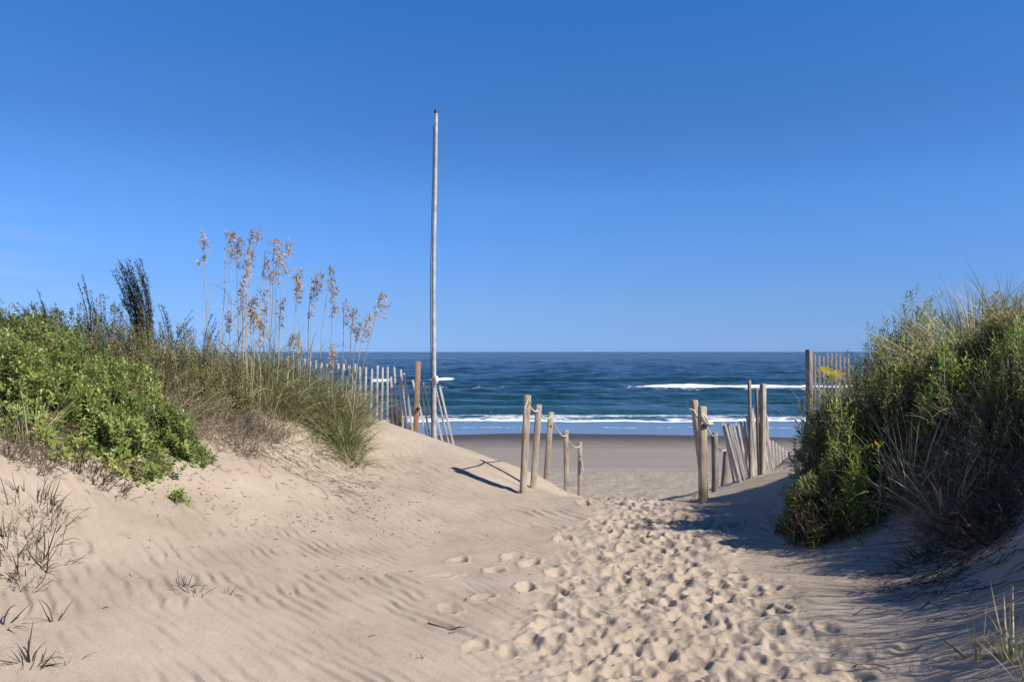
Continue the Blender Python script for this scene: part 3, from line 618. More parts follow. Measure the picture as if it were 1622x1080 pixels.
# ------------------------------------------------------------------ vegetation
def shrub(label, x, y, rx, ry, h, nsh, mat='bright', L=.05, W=.022, nl=9, slen=.12, spread=1.0, upright=.35, low=-.05, tint=(.15, .9), name='shrub', cat='shrub', group=None, inner=.35, lump=.34, bright_top=0.0, stemmat='twig'):
    gz = g1(x, y); t = empty(name, (x, y, gz), label, cat, group)
    d = norm(RNG.normal(0, 1, (nsh, 3))); d[:, 2] = np.abs(d[:, 2]) * 1.0 + low
    d = norm(d)
    nc = max(3, nsh // 14); cd = norm(RNG.normal(0, 1, (nc, 3)) * np.array([1, 1, 1])); cd[:, 2] = np.abs(cd[:, 2]) + low; cd = norm(cd)
    ci = RNG.integers(0, nc, nsh); keepc = RNG.random(nsh) < .78
    d = np.where(keepc[:, None], norm(cd[ci] + RNG.normal(0, .8 / math.sqrt(nc) + .03, (nsh, 3))), d); d[:, 2] = np.maximum(d[:, 2], low)
    cr_ = RNG.uniform(.82, 1.14, nc)[ci]; ctint = np.where(keepc, RNG.normal(0, .13, nc)[ci], -.12)
    r = (inner + (1 - inner) * RNG.random(nsh) ** .5) * np.where(keepc, cr_, .9)
    ln = 1 + lump * (1.6 - .7 * d[:, 2]) * (vnoise(d[:, 0] * 2.3 + x * 5, d[:, 1] * 2.3 + d[:, 2] * 2 + y * 3, 301) + vnoise(d[:, 0] * 5 + x, d[:, 2] * 5 + y, 305) * .6)
    r = r * ln
    px = x + rx * d[:, 0] * r; py = y + ry * d[:, 1] * r
    pz = G(px, py) + np.maximum(h * d[:, 2] * r, .015 + .03 * RNG.random(nsh))
    tip = np.stack([px, py, pz], 1)
    ax = norm(d * np.array([1, 1, .8]) + np.array([0, 0, upright * 2]) + RNG.normal(0, .28, (nsh, 3)))
    # shoot length varies; leaves whorl round the last part
    sl = slen * RNG.uniform(.6, 1.3, nsh)
    K = nl
    fr = (np.arange(K) + RNG.random((nsh, K)) * .6) / K
    pos = tip[:, None] - ax[:, None] * (sl[:, None] * (1 - fr))[..., None]
    a1_ = norm(np.cross(ax, np.array([.3, .2, 1.0]))); a2_ = np.cross(ax, a1_)
    phi = np.arange(K)[None] * 2.4 + RNG.random((nsh, 1)) * 6.28 + RNG.normal(0, .3, (nsh, K))
    rad = a1_[:, None] * np.cos(phi)[..., None] + a2_[:, None] * np.sin(phi)[..., None]
    op = (1.15 - .75 * fr) * spread
    dr = rad * np.sin(op)[..., None] + ax[:, None] * np.cos(op)[..., None]
    size = (1.0 - .35 * fr) * RNG.uniform(.7, 1.25, (nsh, K))
    shoot_t = RNG.uniform(tint[0], tint[1], nsh)
    # browner and darker kinds come in patches
    pt = vnoise(px * 2.2 + 40, pz * 2.2 + py, 311)
    tn = np.clip(shoot_t[:, None] * .6 + .2 + ctint[:, None] + pt[:, None] * .30 + RNG.normal(0, .09, (nsh, K)) + bright_top * (d[:, 2:3] - .5), 0.0, 1)
    g = Geo(); leaves(g, pos.reshape(-1, 3), dr.reshape(-1, 3), np.broadcast_to(ax[:, None], dr.shape).reshape(-1, 3), (L * size).ravel(), (W * size).ravel(), tn.ravel(), .18)
    g.build('foliage', M[mat], t)
    # stems
    bx = x + (px - x) * .45 + RNG.normal(0, .04, nsh); by = y + (py - y) * .45 + RNG.normal(0, .04, nsh)
    b0 = np.stack([bx, by, G(bx, by) - .02], 1); mid = b0 * .5 + tip * .5 + np.stack([(px - x) * .12, (py - y) * .12, h * .12 + 0 * px], 1) + RNG.normal(0, .03, (nsh, 3))
    s = np.linspace(0, 1, 6)[None, :, None]
    pts = b0[:, None] * (1 - s) ** 2 + mid[:, None] * 2 * s * (1 - s) + tip[:, None] * s ** 2
    g = Geo(); tubes(g, pts, np.linspace(.0036, .0012, 6)[None] * RNG.uniform(.7, 1.5, (nsh, 1)), RNG.random(nsh))
    g.build('branches', M[stemmat], t)
    return t
def twiggy(label, x, y, rx, ry, h, n, mat='twig', name='dead_shrub', cat='dead shrub', r0=.003, side=4, tint=(.2, 1), group=None, lean=(0, 0)):
    gz = g1(x, y); t = empty(name, (x, y, gz), label, cat, group)
    q = RNG.random(n) ** .5; a = RNG.random(n) * 2 * PI
    bx = x + rx * .8 * q * np.cos(a); by = y + ry * .8 * q * np.sin(a)
    b0 = np.stack([bx, by, G(bx, by) - .03], 1)
    dirs = np.stack([np.cos(a) * .6 * q + RNG.normal(0, .35, n) + lean[0], np.sin(a) * .6 * q + RNG.normal(0, .35, n) + lean[1], RNG.uniform(.25, 1.0, n)], 1)
    dirs = norm(dirs); ln = h * RNG.uniform(.4, 1.15, n)
    K = 7; P_ = [b0]; d = dirs.copy()
    for k in range(K - 1):
        d = norm(d + RNG.normal(0, .16, (n, 3))); P_.append(P_[-1] + d * (ln / (K - 1))[:, None])
    pts = np.stack(P_, 1)
    tn = RNG.uniform(tint[0], tint[1], n)
    g = Geo(); tubes(g, pts, np.linspace(r0, r0 * .35, K)[None] * RNG.uniform(.6, 1.5, (n, 1)), tn)
    for s_i in range(side):
        k = RNG.integers(2, K, n); st = pts[np.arange(n), k - 1]
        d2 = norm(dirs * .6 + RNG.normal(0, .6, (n, 3))); l2 = ln * RNG.uniform(.15, .45, n)
        p2 = np.stack([st, st + d2 * (l2 * .5)[:, None], st + norm(d2 + RNG.normal(0, .3, (n, 3))) * l2[:, None]], 1)
        tubes(g, p2, np.array([[r0 * .6, r0 * .45, r0 * .25]]) * np.ones((n, 1)), tn)
    g.build('branches', M[mat], t)
    return t
def tussock(label, x, y, r, n, Lm, mat='grass', W=.006, tilt=(.05, .75), curve=(.3, 1.5), tint=(.1, .9), az0=None, azs=None, group=None, extra_straw=.15, name='grass_tussock', cat='grass tussock', sx=1.0):
    gz = g1(x, y)
    q = RNG.random(n) ** .6; a = RNG.random(n) * 2 * PI
    bx = x + r * sx * q * np.cos(a); by = y + r * q * np.sin(a)
    az = a + RNG.normal(0, .5, n) if az0 is None else az0 + RNG.normal(0, azs, n)
    root = np.stack([bx, by, G(bx, by) - .02], 1)
    ti = RNG.uniform(*tilt, n) * (.4 + .8 * q); cu = RNG.uniform(*curve, n); Ls = Lm * RNG.uniform(.45, 1.15, n)
    tn = np.clip(RNG.uniform(*tint, n) + (RNG.random(n) < extra_straw) * .5, 0, 1)
    g = Geo(); blades(g, root, az, ti, Ls, W * RNG.uniform(.5, 1.5, n), cu, tn, 6, .07)
    o = g.build(name, M[mat])
    # origin at the base
    me = o.data; co = np.empty(len(me.vertices) * 3, np.float32); me.vertices.foreach_get('co', co); co = co.reshape(-1, 3) - np.array([x, y, gz], np.float32)
    me.vertices.foreach_set('co', co.ravel()); me.update(); o.location = (x, y, gz)
    return tag(o, label, cat, group)

def UX(u, Y): return (u - 811) / F * Y
GS = 'green shrubs on the left dune'
# ---- left dune shrubs (u, distance) -> place
shrub('bright green low shrub with dark shade beneath, reaching furthest down the left sand', UX(160, 6.55), 6.55, .64, .42, .54, 1150, 'bright', .062, .029, 10, .12, group=GS, tint=(.35, .95), low=-.1)
shrub('small rounded green shrub spilling right over the sand beside dry twigs', UX(268, 7.2), 7.2, .38, .30, .44, 430, 'bright', .060, .027, 10, .11, group=GS, tint=(.35, .98))
shrub('dense bright green shrub at the left edge above dead weeds', UX(20, 6.1), 6.1, .75, .50, .66, 1300, 'bright', .060, .027, 10, .12, group=GS, tint=(.25, .9))
shrub('lush green shrub in the middle of the left thicket', UX(140, 7.1), 7.1, .80, .55, .66, 1400, 'bright', .058, .026, 10, .12, group=GS, tint=(.25, .9))
shrub('green shrub forming the skyline at the left edge', UX(20, 7.9), 7.9, 1.0, .6, .58, 1400, 'bright', .056, .025, 9, .12, group=GS, tint=(.1, .75))
shrub('dark-topped green shrub on the skyline left of the feathery dark bush', UX(150, 8.3), 8.3, .95, .6, .78, 1300, 'mid', .045, .017, 9, .12, group=GS, tint=(.1, .75))
shrub('olive shrub with brown stems below the feathery dark bush', UX(255, 8.3), 8.3, .75, .55, .92, 1500, 'mid', .042, .014, 9, .12, group=GS, tint=(.2, 1.0), inner=.4)
shrub('sparse olive shrub with pale twigs left of the sea oats', UX(330, 8.8), 8.8, .62, .55, .82, 1400, 'mid', .040, .013, 9, .12, group=GS, tint=(.2, 1.0), inner=.45)
shrub('fresh green sprig growing alone on the sand below the big shrub', UX(288, 6.35), 6.35, .09, .07, .16, 22, 'fresh', .050, .019, 8, .08, name='seedling', cat='seedling', tint=(.4, 1))
shrub('yellow-green patch of leaves among the olive shrubs', UX(225, 7.6), 7.6, .35, .3, .62, 350, 'bright', .045, .019, 9, .11, group=GS, tint=(.5, 1.0))
tussock('straw coloured grass poking through the green shrubs at the left edge', UX(45, 5.75), 5.75, .10, 60, .50, 'straw', .006, tilt=(.1, .8), curve=(0, .8), tint=(.1, .8), group='grass on the left dune flank')
tussock('dry mixed grass between the olive shrubs and the crest', UX(300, 8.4), 8.4, .45, 320, .50, 'straw', .006, tilt=(.1, 1.0), curve=(.1, 1.2), tint=(0, .9), group='grass on the left dune flank')
tussock('dry grass mixed into the olive shrubs under the feathery bush', UX(235, 7.9), 7.9, .45, 300, .50, 'straw', .006, tilt=(.1, 1.0), curve=(.1, 1.2), tint=(0, .9), group='grass on the left dune flank')
twiggy('pale dead twig thicket between the green shrubs near the bare sand gap', UX(245, 7.5), 7.5, .40, .3, .45, 320, 'twig', tint=(.4, 1))
twiggy('dark bare twiggy growth spilling down the sand right of the green shrub', UX(358, 8.1), 8.1, .40, .35, .36, 200, 'twig', tint=(.1, 1), r0=.003)
twiggy('brown tangled twigs at the foot of the grass crest', UX(395, 8.7), 8.7, .35, .25, .38, 260, 'twig', tint=(.2, .9))
twiggy('dry tangled stems under the left edge shrub', UX(15, 5.5), 5.5, .35, .18, .25, 160, 'twig', tint=(.1, .8))
twiggy('dark dry stems under the front of the big green shrub', UX(120, 5.95), 5.95, .50, .2, .20, 160, 'dead', tint=(0, .8))

def feathery(label, x, y, h, n, r, mat='darkveg', name='feathery_shrub', lean=.3, L=.03, dens=60):
    gz = g1(x, y); t = empty(name, (x, y, gz), label, 'shrub', 'dark feathery shrubs on the left skyline')
    g = Geo(); gs = Geo()
    for k in range(n):
        a = random.uniform(0, 2 * PI); q = random.random() * r
        b = np.array([x + q * math.cos(a) * .5, y + q * math.sin(a) * .5, gz - .02]); hh = h * random.uniform(.7, 1.05)
        top = np.array([x + q * 1.6 * math.cos(a) - .04, y + q * math.sin(a), gz + hh])
        s = np.linspace(0, 1, 10)[:, None]
        pts = b * (1 - s) + top * s + np.array([[.10 * lean, 0, 0]]) * np.sin(s * PI) + np.array([[-.16 * lean, 0, -.05]]) * s ** 4
        tubes(gs, pts[None], np.linspace(.006, .002, 10)[None], random.random())
        f = RNG.uniform(.35, 1.0, dens) ; i = f * 9; p = np.stack([np.interp(i, np.arange(10), pts[:, j]) for j in range(3)], 1)
        d = norm(np.stack([RNG.normal(0, 1, dens), RNG.normal(0, 1, dens), RNG.uniform(.2, 1.6, dens)], 1))
        leaves(g, p, d, np.tile([0, 0, 1.0], (dens, 1)) + RNG.normal(0, .2, (dens, 3)), L * RNG.uniform(.6, 1.4, dens), .010 * np.ones(dens), np.clip(RNG.random(dens) * .9 + (random.random() < .15) * .3, 0, 1))
    g.build('foliage', M[mat], t); gs.build('branches', M['dead'], t)
feathery('tall dark feathery bush with drooping tips standing highest on the left skyline', UX(222, 8.6), 8.6, 1.42, 38, .11, lean=.6, dens=140, L=.04)
feathery('dark upright sprig right of the tall feathery bush', UX(268, 8.8), 8.8, 1.05, 8, .05, dens=50)
feathery('leafy dark sprig beside the leftmost sea oats', UX(292, 8.9), 8.9, 1.02, 9, .12, dens=45, lean=-.8)
feathery('small dark sprig sticking out of the left thicket', UX(145, 8.4), 8.4, 1.10, 8, .06, dens=40)
feathery('short dark reddish sprig left of the tall feathery bush', UX(170, 8.4), 8.4, .80, 6, .06, dens=40)
feathery('small dark leafy tip near the far left skyline', UX(70, 7.9), 7.9, .80, 5, .05, dens=50)
feathery('narrow dark seedy spike just left of the sea oats', UX(336, 9.3), 9.3, 1.05, 6, .05, dens=60, lean=-.5)

# ---- left grass crest
GT = 'grass tussocks on the crest of the left dune'
tus = [(345, 9.6, .28, 330, .62), (375, 9.9, .30, 360, .66), (405, 9.7, .30, 380, .62), (400, 10.6, .35, 340, .72), (432, 9.7, .28, 380, .55), (440, 10.5, .32, 360, .68), (465, 9.9, .28, 400, .55),
       (480, 10.8, .32, 340, .62), (498, 10.0, .27, 400, .55), (515, 10.7, .28, 360, .60), (528, 9.9, .26, 420, .55), (548, 9.55, .19, 300, .42), (556, 10.4, .2, 260, .60), (365, 11.0, .35, 260, .65), (425, 11.4, .35, 260, .6)]
words = ['first', 'second', 'third', 'fourth', 'fifth', 'sixth', 'seventh', 'eighth', 'ninth', 'tenth', 'eleventh', 'twelfth', 'thirteenth', 'fourteenth', 'fifteenth', 'sixteenth', 'seventeenth', 'eighteenth', 'nineteenth', 'twentieth',
         'twenty-first', 'twenty-second', 'twenty-third', 'twenty-fourth', 'twenty-fifth', 'twenty-sixth', 'twenty-seventh', 'twenty-eighth', 'twenty-ninth', 'thirtieth', 'thirty-first', 'thirty-second', 'thirty-third', 'thirty-fourth', 'thirty-fifth']
tus.sort()
for i, (u, Y, r, n, L) in enumerate(tus):
    lab = 'green dune grass tussock on the crest, %s from the left' % words[i]
    if u == 548: lab = 'full arching grass tussock at the right end of the crest, spilling over bare sand'
    tussock(lab, UX(u, Y), Y, r * 1.1, int(n * 1.25), L * 1.22, 'grass', .0075, group=GT, tint=(.0, .65), tilt=(.1, 1.0), curve=(.3, 2.0), extra_straw=.30)
tussock('straw coloured dead blades mixed through the right end of the crest grass', UX(535, 9.9), 9.9, .22, 110, .60, 'straw', .006, tilt=(.1, 1.1), curve=(.2, 2.0), tint=(0, .9), group=GT)
tussock('dry straw grass around the foot of the sea oats', UX(400, 9.5), 9.5, .60, 420, .60, 'straw', .006, tilt=(.1, 1.0), curve=(.1, 1.6), tint=(0, .9), group=GT)
tussock('dark grass fringe hanging down the sand under the arching tussock', UX(556, 9.2), 9.2, .16, 170, .36, 'grass', .007, tilt=(.4, 1.3), curve=(.6, 1.6), tint=(0, .5), group=GT)
for (u, Y, lab) in [(405, 8.75, 'thin scraggly dark grass on the sand below the crest'), (450, 9.0, 'sparse thin runners of grass trailing on bare sand'), (508, 9.2, 'wispy dark grass at the edge of the crest sand')]:
    tussock(lab, UX(u, Y), Y, .28, 60, .32, 'grass', .006, tilt=(.6, 1.4), curve=(.4, 1.4), tint=(0, .5), sx=1.4)

# ---- sea oats
oats = [(326, 368, 335, 9.3, .9), (353, 395, 352, 9.5, 0), (371, 365, 367, 9.4, 1.3), (381, 378, 378, 9.6, 1.1), (397, 360, 389, 9.6, 1.2), (392, 392, 392, 9.4, .7), (414, 395, 408, 9.8, .5), (430, 374, 425, 9.7, .8),
        (437, 398, 432, 9.6, 1.1), (447, 378, 436, 9.7, .9), (422, 412, 428, 9.9, .6), (465, 422, 463, 9.9, .9), (473, 435, 475, 10.0, .8), (503, 427, 487, 10.0, 1.2), (521, 420, 500, 10.0, .8), (492, 458, 484, 10.2, .6), (530, 455, 520, 10.1, .8),
        (545, 476, 539, 10.2, .5), (558, 486, 546, 10.0, 1.0), (568, 508, 551, 10.0, .7), (605, 466, 556, 9.8, 1.2), (585, 492, 553, 9.7, .9), (455, 530, 454, 9.7, .8), (476, 528, 478, 9.9, .7), (524, 545, 528, 9.9, .7), (402, 470, 398, 9.2, .9)]
oats += [(358, 470, 362, 9.3, .7), (383, 455, 386, 9.8, .8), (399, 492, 400, 9.0, 1.2), (410, 505, 412, 9.1, .9), (442, 470, 440, 10.0, .7), (418, 450, 420, 10.2, .6), (386, 420, 384, 9.9, .9)]
oats.sort()
for i, (ut, vt, ub, Y, dens) in enumerate(oats):
    x0 = UX(ub, Y); gz = g1(x0, Y); top = P(ut, vt, Y); top[1] += random.uniform(-.15, .15)
    if i == 0: lab = 'lone sea oats stalk standing left of all the others'
    elif ut == 605: lab = 'sea oats stalk leaning furthest right, seed head over the sky'
    elif dens == 0: lab = 'thin bare sea oats stalk without a seed head'
    else: lab = 'tan sea oats stalk with seed head, %s from the left' % words[i]
    t = empty('sea_oats', (x0, Y, gz), lab, 'sea oats', 'sea oats stalks on the left dune')
    b = np.array([x0, Y, gz - .02]); s = np.linspace(0, 1, 16)[:, None]
    mid = b * .45 + top * .55; mid[0] = b[0] + (top[0] - b[0]) * .38
    pts = b * (1 - s) ** 2 + mid * 2 * s * (1 - s) + top * s ** 2; pts[:, 0] += .008 * np.sin(s[:, 0] * 9 + i)
    g = Geo(); tubes(g, pts[None], np.linspace(.0062, .003, 16)[None], random.random(), 4); g.build('stalk', M['stalk'], t)
    H = np.linalg.norm(top - b)
    if dens > 0:
        g = Geo(); n = int(120 * dens); f0 = 1 - random.uniform(.28, .42) / H
        nc = 14; cc = RNG.uniform(f0, 1.0, nc); ci = RNG.integers(0, nc, n); f = np.clip(cc[ci] + RNG.normal(0, .012, n), f0, 1); ii = f * 15; p = np.stack([np.interp(ii, np.arange(16), pts[:, j]) for j in range(3)], 1)
        env = np.sin(np.clip((f - f0) / (1 - f0), 0, 1) * 2.6 + .35) * .022 * (.7 + .4 * dens)
        co_ = np.stack([RNG.normal(.012, .028, nc), RNG.normal(0, .02, nc), RNG.uniform(-.045, .01, nc)], 1) * (.5 + .6 * dens)
        off = RNG.normal(0, 1, (n, 3)) * env[:, None] * np.array([.7, .7, .9]) + co_[ci]; off[:, 0] += .012 if ut >= ub else -.01
        d = norm(RNG.normal(0, .5, (n, 3)) + np.array([.25, 0, -.5]) * np.sign(RNG.random((n, 1)) - .35))
        leaves(g, p + off, d, norm(RNG.normal(0, 1, (n, 3))), RNG.uniform(.028, .048, n), RNG.uniform(.012, .018, n), np.clip(RNG.random() * .5 + RNG.random(n) * .5, 0, 1), .05)
        # fine stalks that carry the spikelets
        m = n // 3; tubes(g, np.stack([p[:m], p[:m] + off[:m] * .6 + np.array([0, 0, .01]), p[:m] + off[:m]], 1), np.full((m, 3), .0011), .5)
        g.build('seed_head', M['oat'], t)
    g = Geo(); n = 7
    f = RNG.uniform(0, .55, n); ii = f * 15; p = np.stack([np.interp(ii, np.arange(16), pts[:, j]) for j in range(3)], 1)
    blades(g, p, RNG.random(n) * 6.28, RNG.uniform(.2, .6, n), RNG.uniform(.25, .5, n), np.full(n, .007), RNG.uniform(.8, 2.2, n), RNG.random(n), 7, .04); g.build('leaf_blades', M['straw'], t)

# ---- right dune
GR = 'shrubs on the right dune'
shrub('olive leafy shrub overhanging the path at the left end of the right thicket', UX(1312, 6.75), 6.75, .42, .42, 1.08, 900, 'narrow', .075, .019, 11, .14, group=GR, tint=(.05, .85), upright=.6, lump=.18)
shrub('low dark leafy shrub touching the shaded sand by the path', UX(1285, 6.25), 6.25, .26, .22, .48, 300, 'narrow', .075, .019, 11, .13, group=GR, tint=(.0, .6), upright=.5)
shrub('dark little sprig sticking out lowest onto the path side', UX(1243, 6.55), 6.55, .13, .13, .22, 60, 'narrow', .055, .012, 9, .13, group=GR, tint=(0, .5), upright=.4)
shrub('fresh bright green leafy stems at the foot of the right thicket', UX(1352, 6.1), 6.1, .24, .16, .58, 230, 'fresh', .075, .014, 12, .18, group=GR, tint=(.2, 1), upright=.9)
shrub('dense green shrub in the centre of the right thicket', UX(1420, 6.5), 6.5, .50, .42, .95, 850, 'narrow', .070, .018, 11, .13, group=GR, tint=(.1, .9), upright=.5)
shrub('light green leafy shrub below the pale grass fan', UX(1500, 6.5), 6.5, .45, .38, .80, 700, 'mid', .065, .021, 10, .13, group=GR, tint=(.3, .85), upright=.5)
shrub('brown-tinged shrub at the right edge of the picture', UX(1600, 6.2), 6.2, .52, .42, .78, 1000, 'mid', .060, .018, 9, .13, group=GR, tint=(.3, 1.0), upright=.5, inner=.45)
shrub('dark green shrub behind the yellow flowers', UX(1395, 7.9), 7.9, .50, .45, 1.05, 800, 'narrow', .06, .016, 9, .12, group=GR, tint=(0, .6), upright=.4)
shrub('dark shrub on the skyline where the right dune starts to rise', UX(1440, 7.9), 7.9, .50, .45, 1.05, 850, 'narrow', .06, .017, 9, .12, group=GR, tint=(0, .7), upright=.4)
shrub('leafy shrub topping the right skyline beside the grass fan', UX(1600, 7.8), 7.8, .65, .45, .62, 900, 'narrow', .06, .017, 9, .12, group=GR, tint=(0, .75), upright=.4)
shrub('dark green shrub behind the pale grass fan', UX(1510, 7.9), 7.9, .55, .45, .60, 900, 'narrow', .06, .017, 9, .12, group=GR, tint=(0, .7), upright=.4)
shrub('shrub beyond the right edge above the shaded sand', UX(1800, 4.9), 4.9, .6, .5, .75, 700, 'mid', .05, .014, 9, .13, group=GR, tint=(.1, .8), upright=.4)
twiggy('brown tangle of dead stems in the heart of the right thicket', UX(1450, 6.9), 6.9, .60, .45, .75, 380, 'twig', tint=(.1, .9), r0=.0032, side=5)
twiggy('reddish brown dead stems along the right picture edge', UX(1590, 5.9), 5.9, .45, .30, .55, 300, 'twig', tint=(.1, .9), r0=.003, side=5)
twiggy('pale dry twigs at the bottom of the right thicket', UX(1500, 5.9), 5.9, .40, .2, .40, 380, 'twig', tint=(.4, 1), r0=.003)
twiggy('dark twigs under the leafy shrub by the path', UX(1340, 6.2), 6.2, .40, .2, .40, 300, 'dead', tint=(.1, 1), r0=.003)
twiggy('grey dead twigs hanging on the sand bank at the right edge', UX(1600, 5.0), 5.0, .35, .30, .28, 260, 'dead', tint=(.2, 1), r0=.003, lean=(-.6, -.1))
tussock('large pale grass fan arching over the top of the right dune', UX(1545, 6.95), 6.95, .22, 620, .95, 'straw', .0070, tilt=(.05, .9), curve=(.1, 1.3), tint=(.1, 1), group='pale grass on the right dune')
tussock('pale grass leaning left over the middle of the right dune', UX(1480, 7.2), 7.2, .25, 340, .80, 'straw', .0065, tilt=(.2, .9), curve=(.2, 1.2), az0=PI * .95, azs=.8, tint=(.1, .9), group='pale grass on the right dune')
tussock('green grass on the right skyline at the picture edge', UX(1620, 7.0), 7.0, .25, 360, .85, 'grass', .007, tilt=(.05, .7), curve=(.2, 1.2), group='pale grass on the right dune')
tussock('wispy grass on the skyline above the flowers', UX(1420, 7.7), 7.7, .35, 260, .85, 'straw', .005, tilt=(.1, .8), curve=(0, .6), az0=PI * .8, azs=.8, tint=(0, .7), group='pale grass on the right dune')
tussock('thin upright grass blades on the highest point of the right dune', UX(1560, 7.6), 7.6, .45, 260, .95, 'grass', .005, tilt=(.05, .45), curve=(.0, .6), tint=(0, .8), group='pale grass on the right dune')
tussock('straw coloured grass between the flowers and green shrub', UX(1365, 6.9), 6.9, .18, 240, .95, 'straw', .006, tilt=(.05, .6), curve=(.1, 1.0), az0=PI * .6, azs=1.2, tint=(.1, .9), group='pale grass on the right dune')
tussock('dry straw grass hanging from the right edge', UX(1600, 6.0), 6.0, .25, 260, .70, 'straw', .006, tilt=(.2, 1.0), curve=(.3, 1.5), tint=(.1, 1), group='pale grass on the right dune')
tussock('splayed straw blades at the foot of the right thicket', UX(1500, 5.55), 5.55, .07, 55, .42, 'straw', .009, tilt=(.3, 1.2), curve=(0, .6), tint=(.4, 1), group='pale grass on the right dune')
for (x, y, n, h, lab) in [(2.95, 3.5, 130, .75, 'sparse grass beside the path at the right, nearest the camera'), (3.3, 4.1, 110, .80, 'sparse tall grass on the right bank above the shaded sand'), (3.6, 3.3, 220, .95, 'tall grass on the right bank beyond the picture edge'),
        (3.95, 3.8, 240, .95, 'broad tall grass tussock highest on the right bank'), (3.55, 2.7, 200, 1.0, 'tall arching grass low on the right bank behind the nearest grass'), (3.05, 2.8, 120, .8, 'thin tall grass at the foot of the right bank beside the camera')]:
    tussock(lab, x, y, .30, n, h, 'grass', .008, tilt=(.05, .5), curve=(.1, .9), group='tall grass on the right bank')
shrub('reddish olive shrub low on the bank at the right picture edge', UX(1600, 5.6), 5.6, .46, .34, .55, 750, 'mid', .055, .017, 9, .12, group=GR, tint=(.3, 1.0), upright=.5, inner=.45)
shrub('small green shrub low between the centre shrub and the dry twigs', UX(1475, 6.1), 6.1, .40, .26, .52, 560, 'narrow', .065, .018, 10, .12, group=GR, tint=(.1, .8), upright=.5)
shrub('yellow-green sprigs above the dry twigs near the right edge', UX(1560, 6.1), 6.1, .22, .2, .60, 130, 'fresh', .060, .016, 10, .14, group=GR, tint=(.1, .9), upright=.8)
twiggy('mat of grey brown twigs on the bank below the right thicket', UX(1555, 5.5), 5.5, .50, .30, .30, 420, 'twig', tint=(.1, 1), r0=.003, side=4, lean=(-.5, -.2))
twiggy('sprawling dead stems low on the shaded bank', UX(1510, 5.2), 5.2, .45, .22, .20, 130, 'dead', tint=(.2, 1), r0=.0028, side=3, lean=(-.9, -.2))
tussock('pale bleached grass tuft hanging over the middle of the right thicket', UX(1440, 6.1), 6.1, .14, 130, .75, 'straw', .007, tilt=(.1, .9), curve=(.2, 1.3), tint=(.3, 1), group='pale grass on the right dune')
shrub('leafy green shrub spreading across the middle right of the thicket', UX(1535, 6.35), 6.35, .45, .35, .72, 700, 'narrow', .068, .019, 11, .13, group=GR, tint=(.3, 1.0), upright=.5)
shrub('leafy shrub on the right bank beyond the picture edge, nearer the camera', 3.6, 3.8, .45, .45, .62, 520, 'mid', .055, .018, 9, .13, group=GR, tint=(.1, .8), upright=.4)
shrub('leafy shrub on the right bank beyond the picture edge, nearer the thicket', 4.0, 4.6, .45, .4, .55, 450, 'mid', .055, .018, 9, .13, group=GR, tint=(.1, .8), upright=.4)
shrub('bright leafy clump in the middle of the right thicket under the grass fan', UX(1490, 6.15), 6.15, .30, .2, .92, 260, 'fresh', .065, .018, 11, .15, group=GR, tint=(.0, .9), upright=.8, inner=.6)
shrub('light green sprays at the upper left shoulder of the right thicket', UX(1335, 6.35), 6.35, .26, .18, .92, 170, 'fresh', .062, .017, 10, .14, group=GR, tint=(.0, .8), upright=.7, inner=.6)
shrub('yellow-green leafy stems along the right picture edge above the brown stems', UX(1595, 5.75), 5.75, .26, .2, .85, 220, 'fresh', .060, .016, 10, .14, group=GR, tint=(.0, .9), upright=.9, inner=.6)
shrub('olive shrub filling the notch just behind the two brightest yellow flowers', UX(1372, 7.25), 7.25, .42, .35, .92, 850, 'narrow', .065, .018, 10, .13, group=GR, tint=(.1, .9), upright=.5)
# goldenrod
def goldenrod(label, ut, vt, Y, ub, n=190, rad=.042):
    top = P(ut, vt, Y); x0 = UX(ub, Y); gz = g1(x0, Y); b = np.array([x0, Y, gz])
    t = empty('goldenrod', (x0, Y, gz), label, 'flower', 'yellow goldenrod flowers')
    s = np.linspace(0, 1, 8)[:, None]; pts = b * (1 - s) + top * s; pts[:, 0] += .03 * np.sin(s[:, 0] * 3)
    g = Geo(); tubes(g, pts[None], np.linspace(.004, .002, 8)[None], .6); g.build('stem', M['stalk'], t)
    g = Geo(); k = 26; i = RNG.uniform(3, 6.8, k); p = np.stack([np.interp(i, np.arange(8), pts[:, j]) for j in range(3)], 1)
    a = RNG.random(k) * 6.28; leaves(g, p, np.stack([np.cos(a), np.sin(a), RNG.uniform(.3, 1, k)], 1), np.tile([0, 0, 1.0], (k, 1)), np.full(k, .07), np.full(k, .012), RNG.uniform(.4, 1, k)); g.build('foliage', M['fresh'], t)
    g = Geo(); p = top + RNG.normal(0, .5, (n, 3)) * np.array([rad * 1.15, rad, rad * .75]); d = norm(p - top + np.array([0, 0, .02]))
    leaves(g, p, d, norm(RNG.normal(0, 1, (n, 3))), np.full(n, .012), np.full(n, .009), RNG.random(n)); g.build('flower_head', M['flower'], t)
goldenrod('brightest yellow flower head in front of the dark slat fence', 1306, 588, 6.55, 1322)
goldenrod('second yellow flower head just right of and below the brightest one', 1325, 594, 6.5, 1335)
goldenrod('yellow flower head high at the right picture edge', 1606, 536, 6.4, 1598)
goldenrod('small faded yellow flower low in the middle of the thicket', 1388, 704, 5.95, 1385, 40, .03)

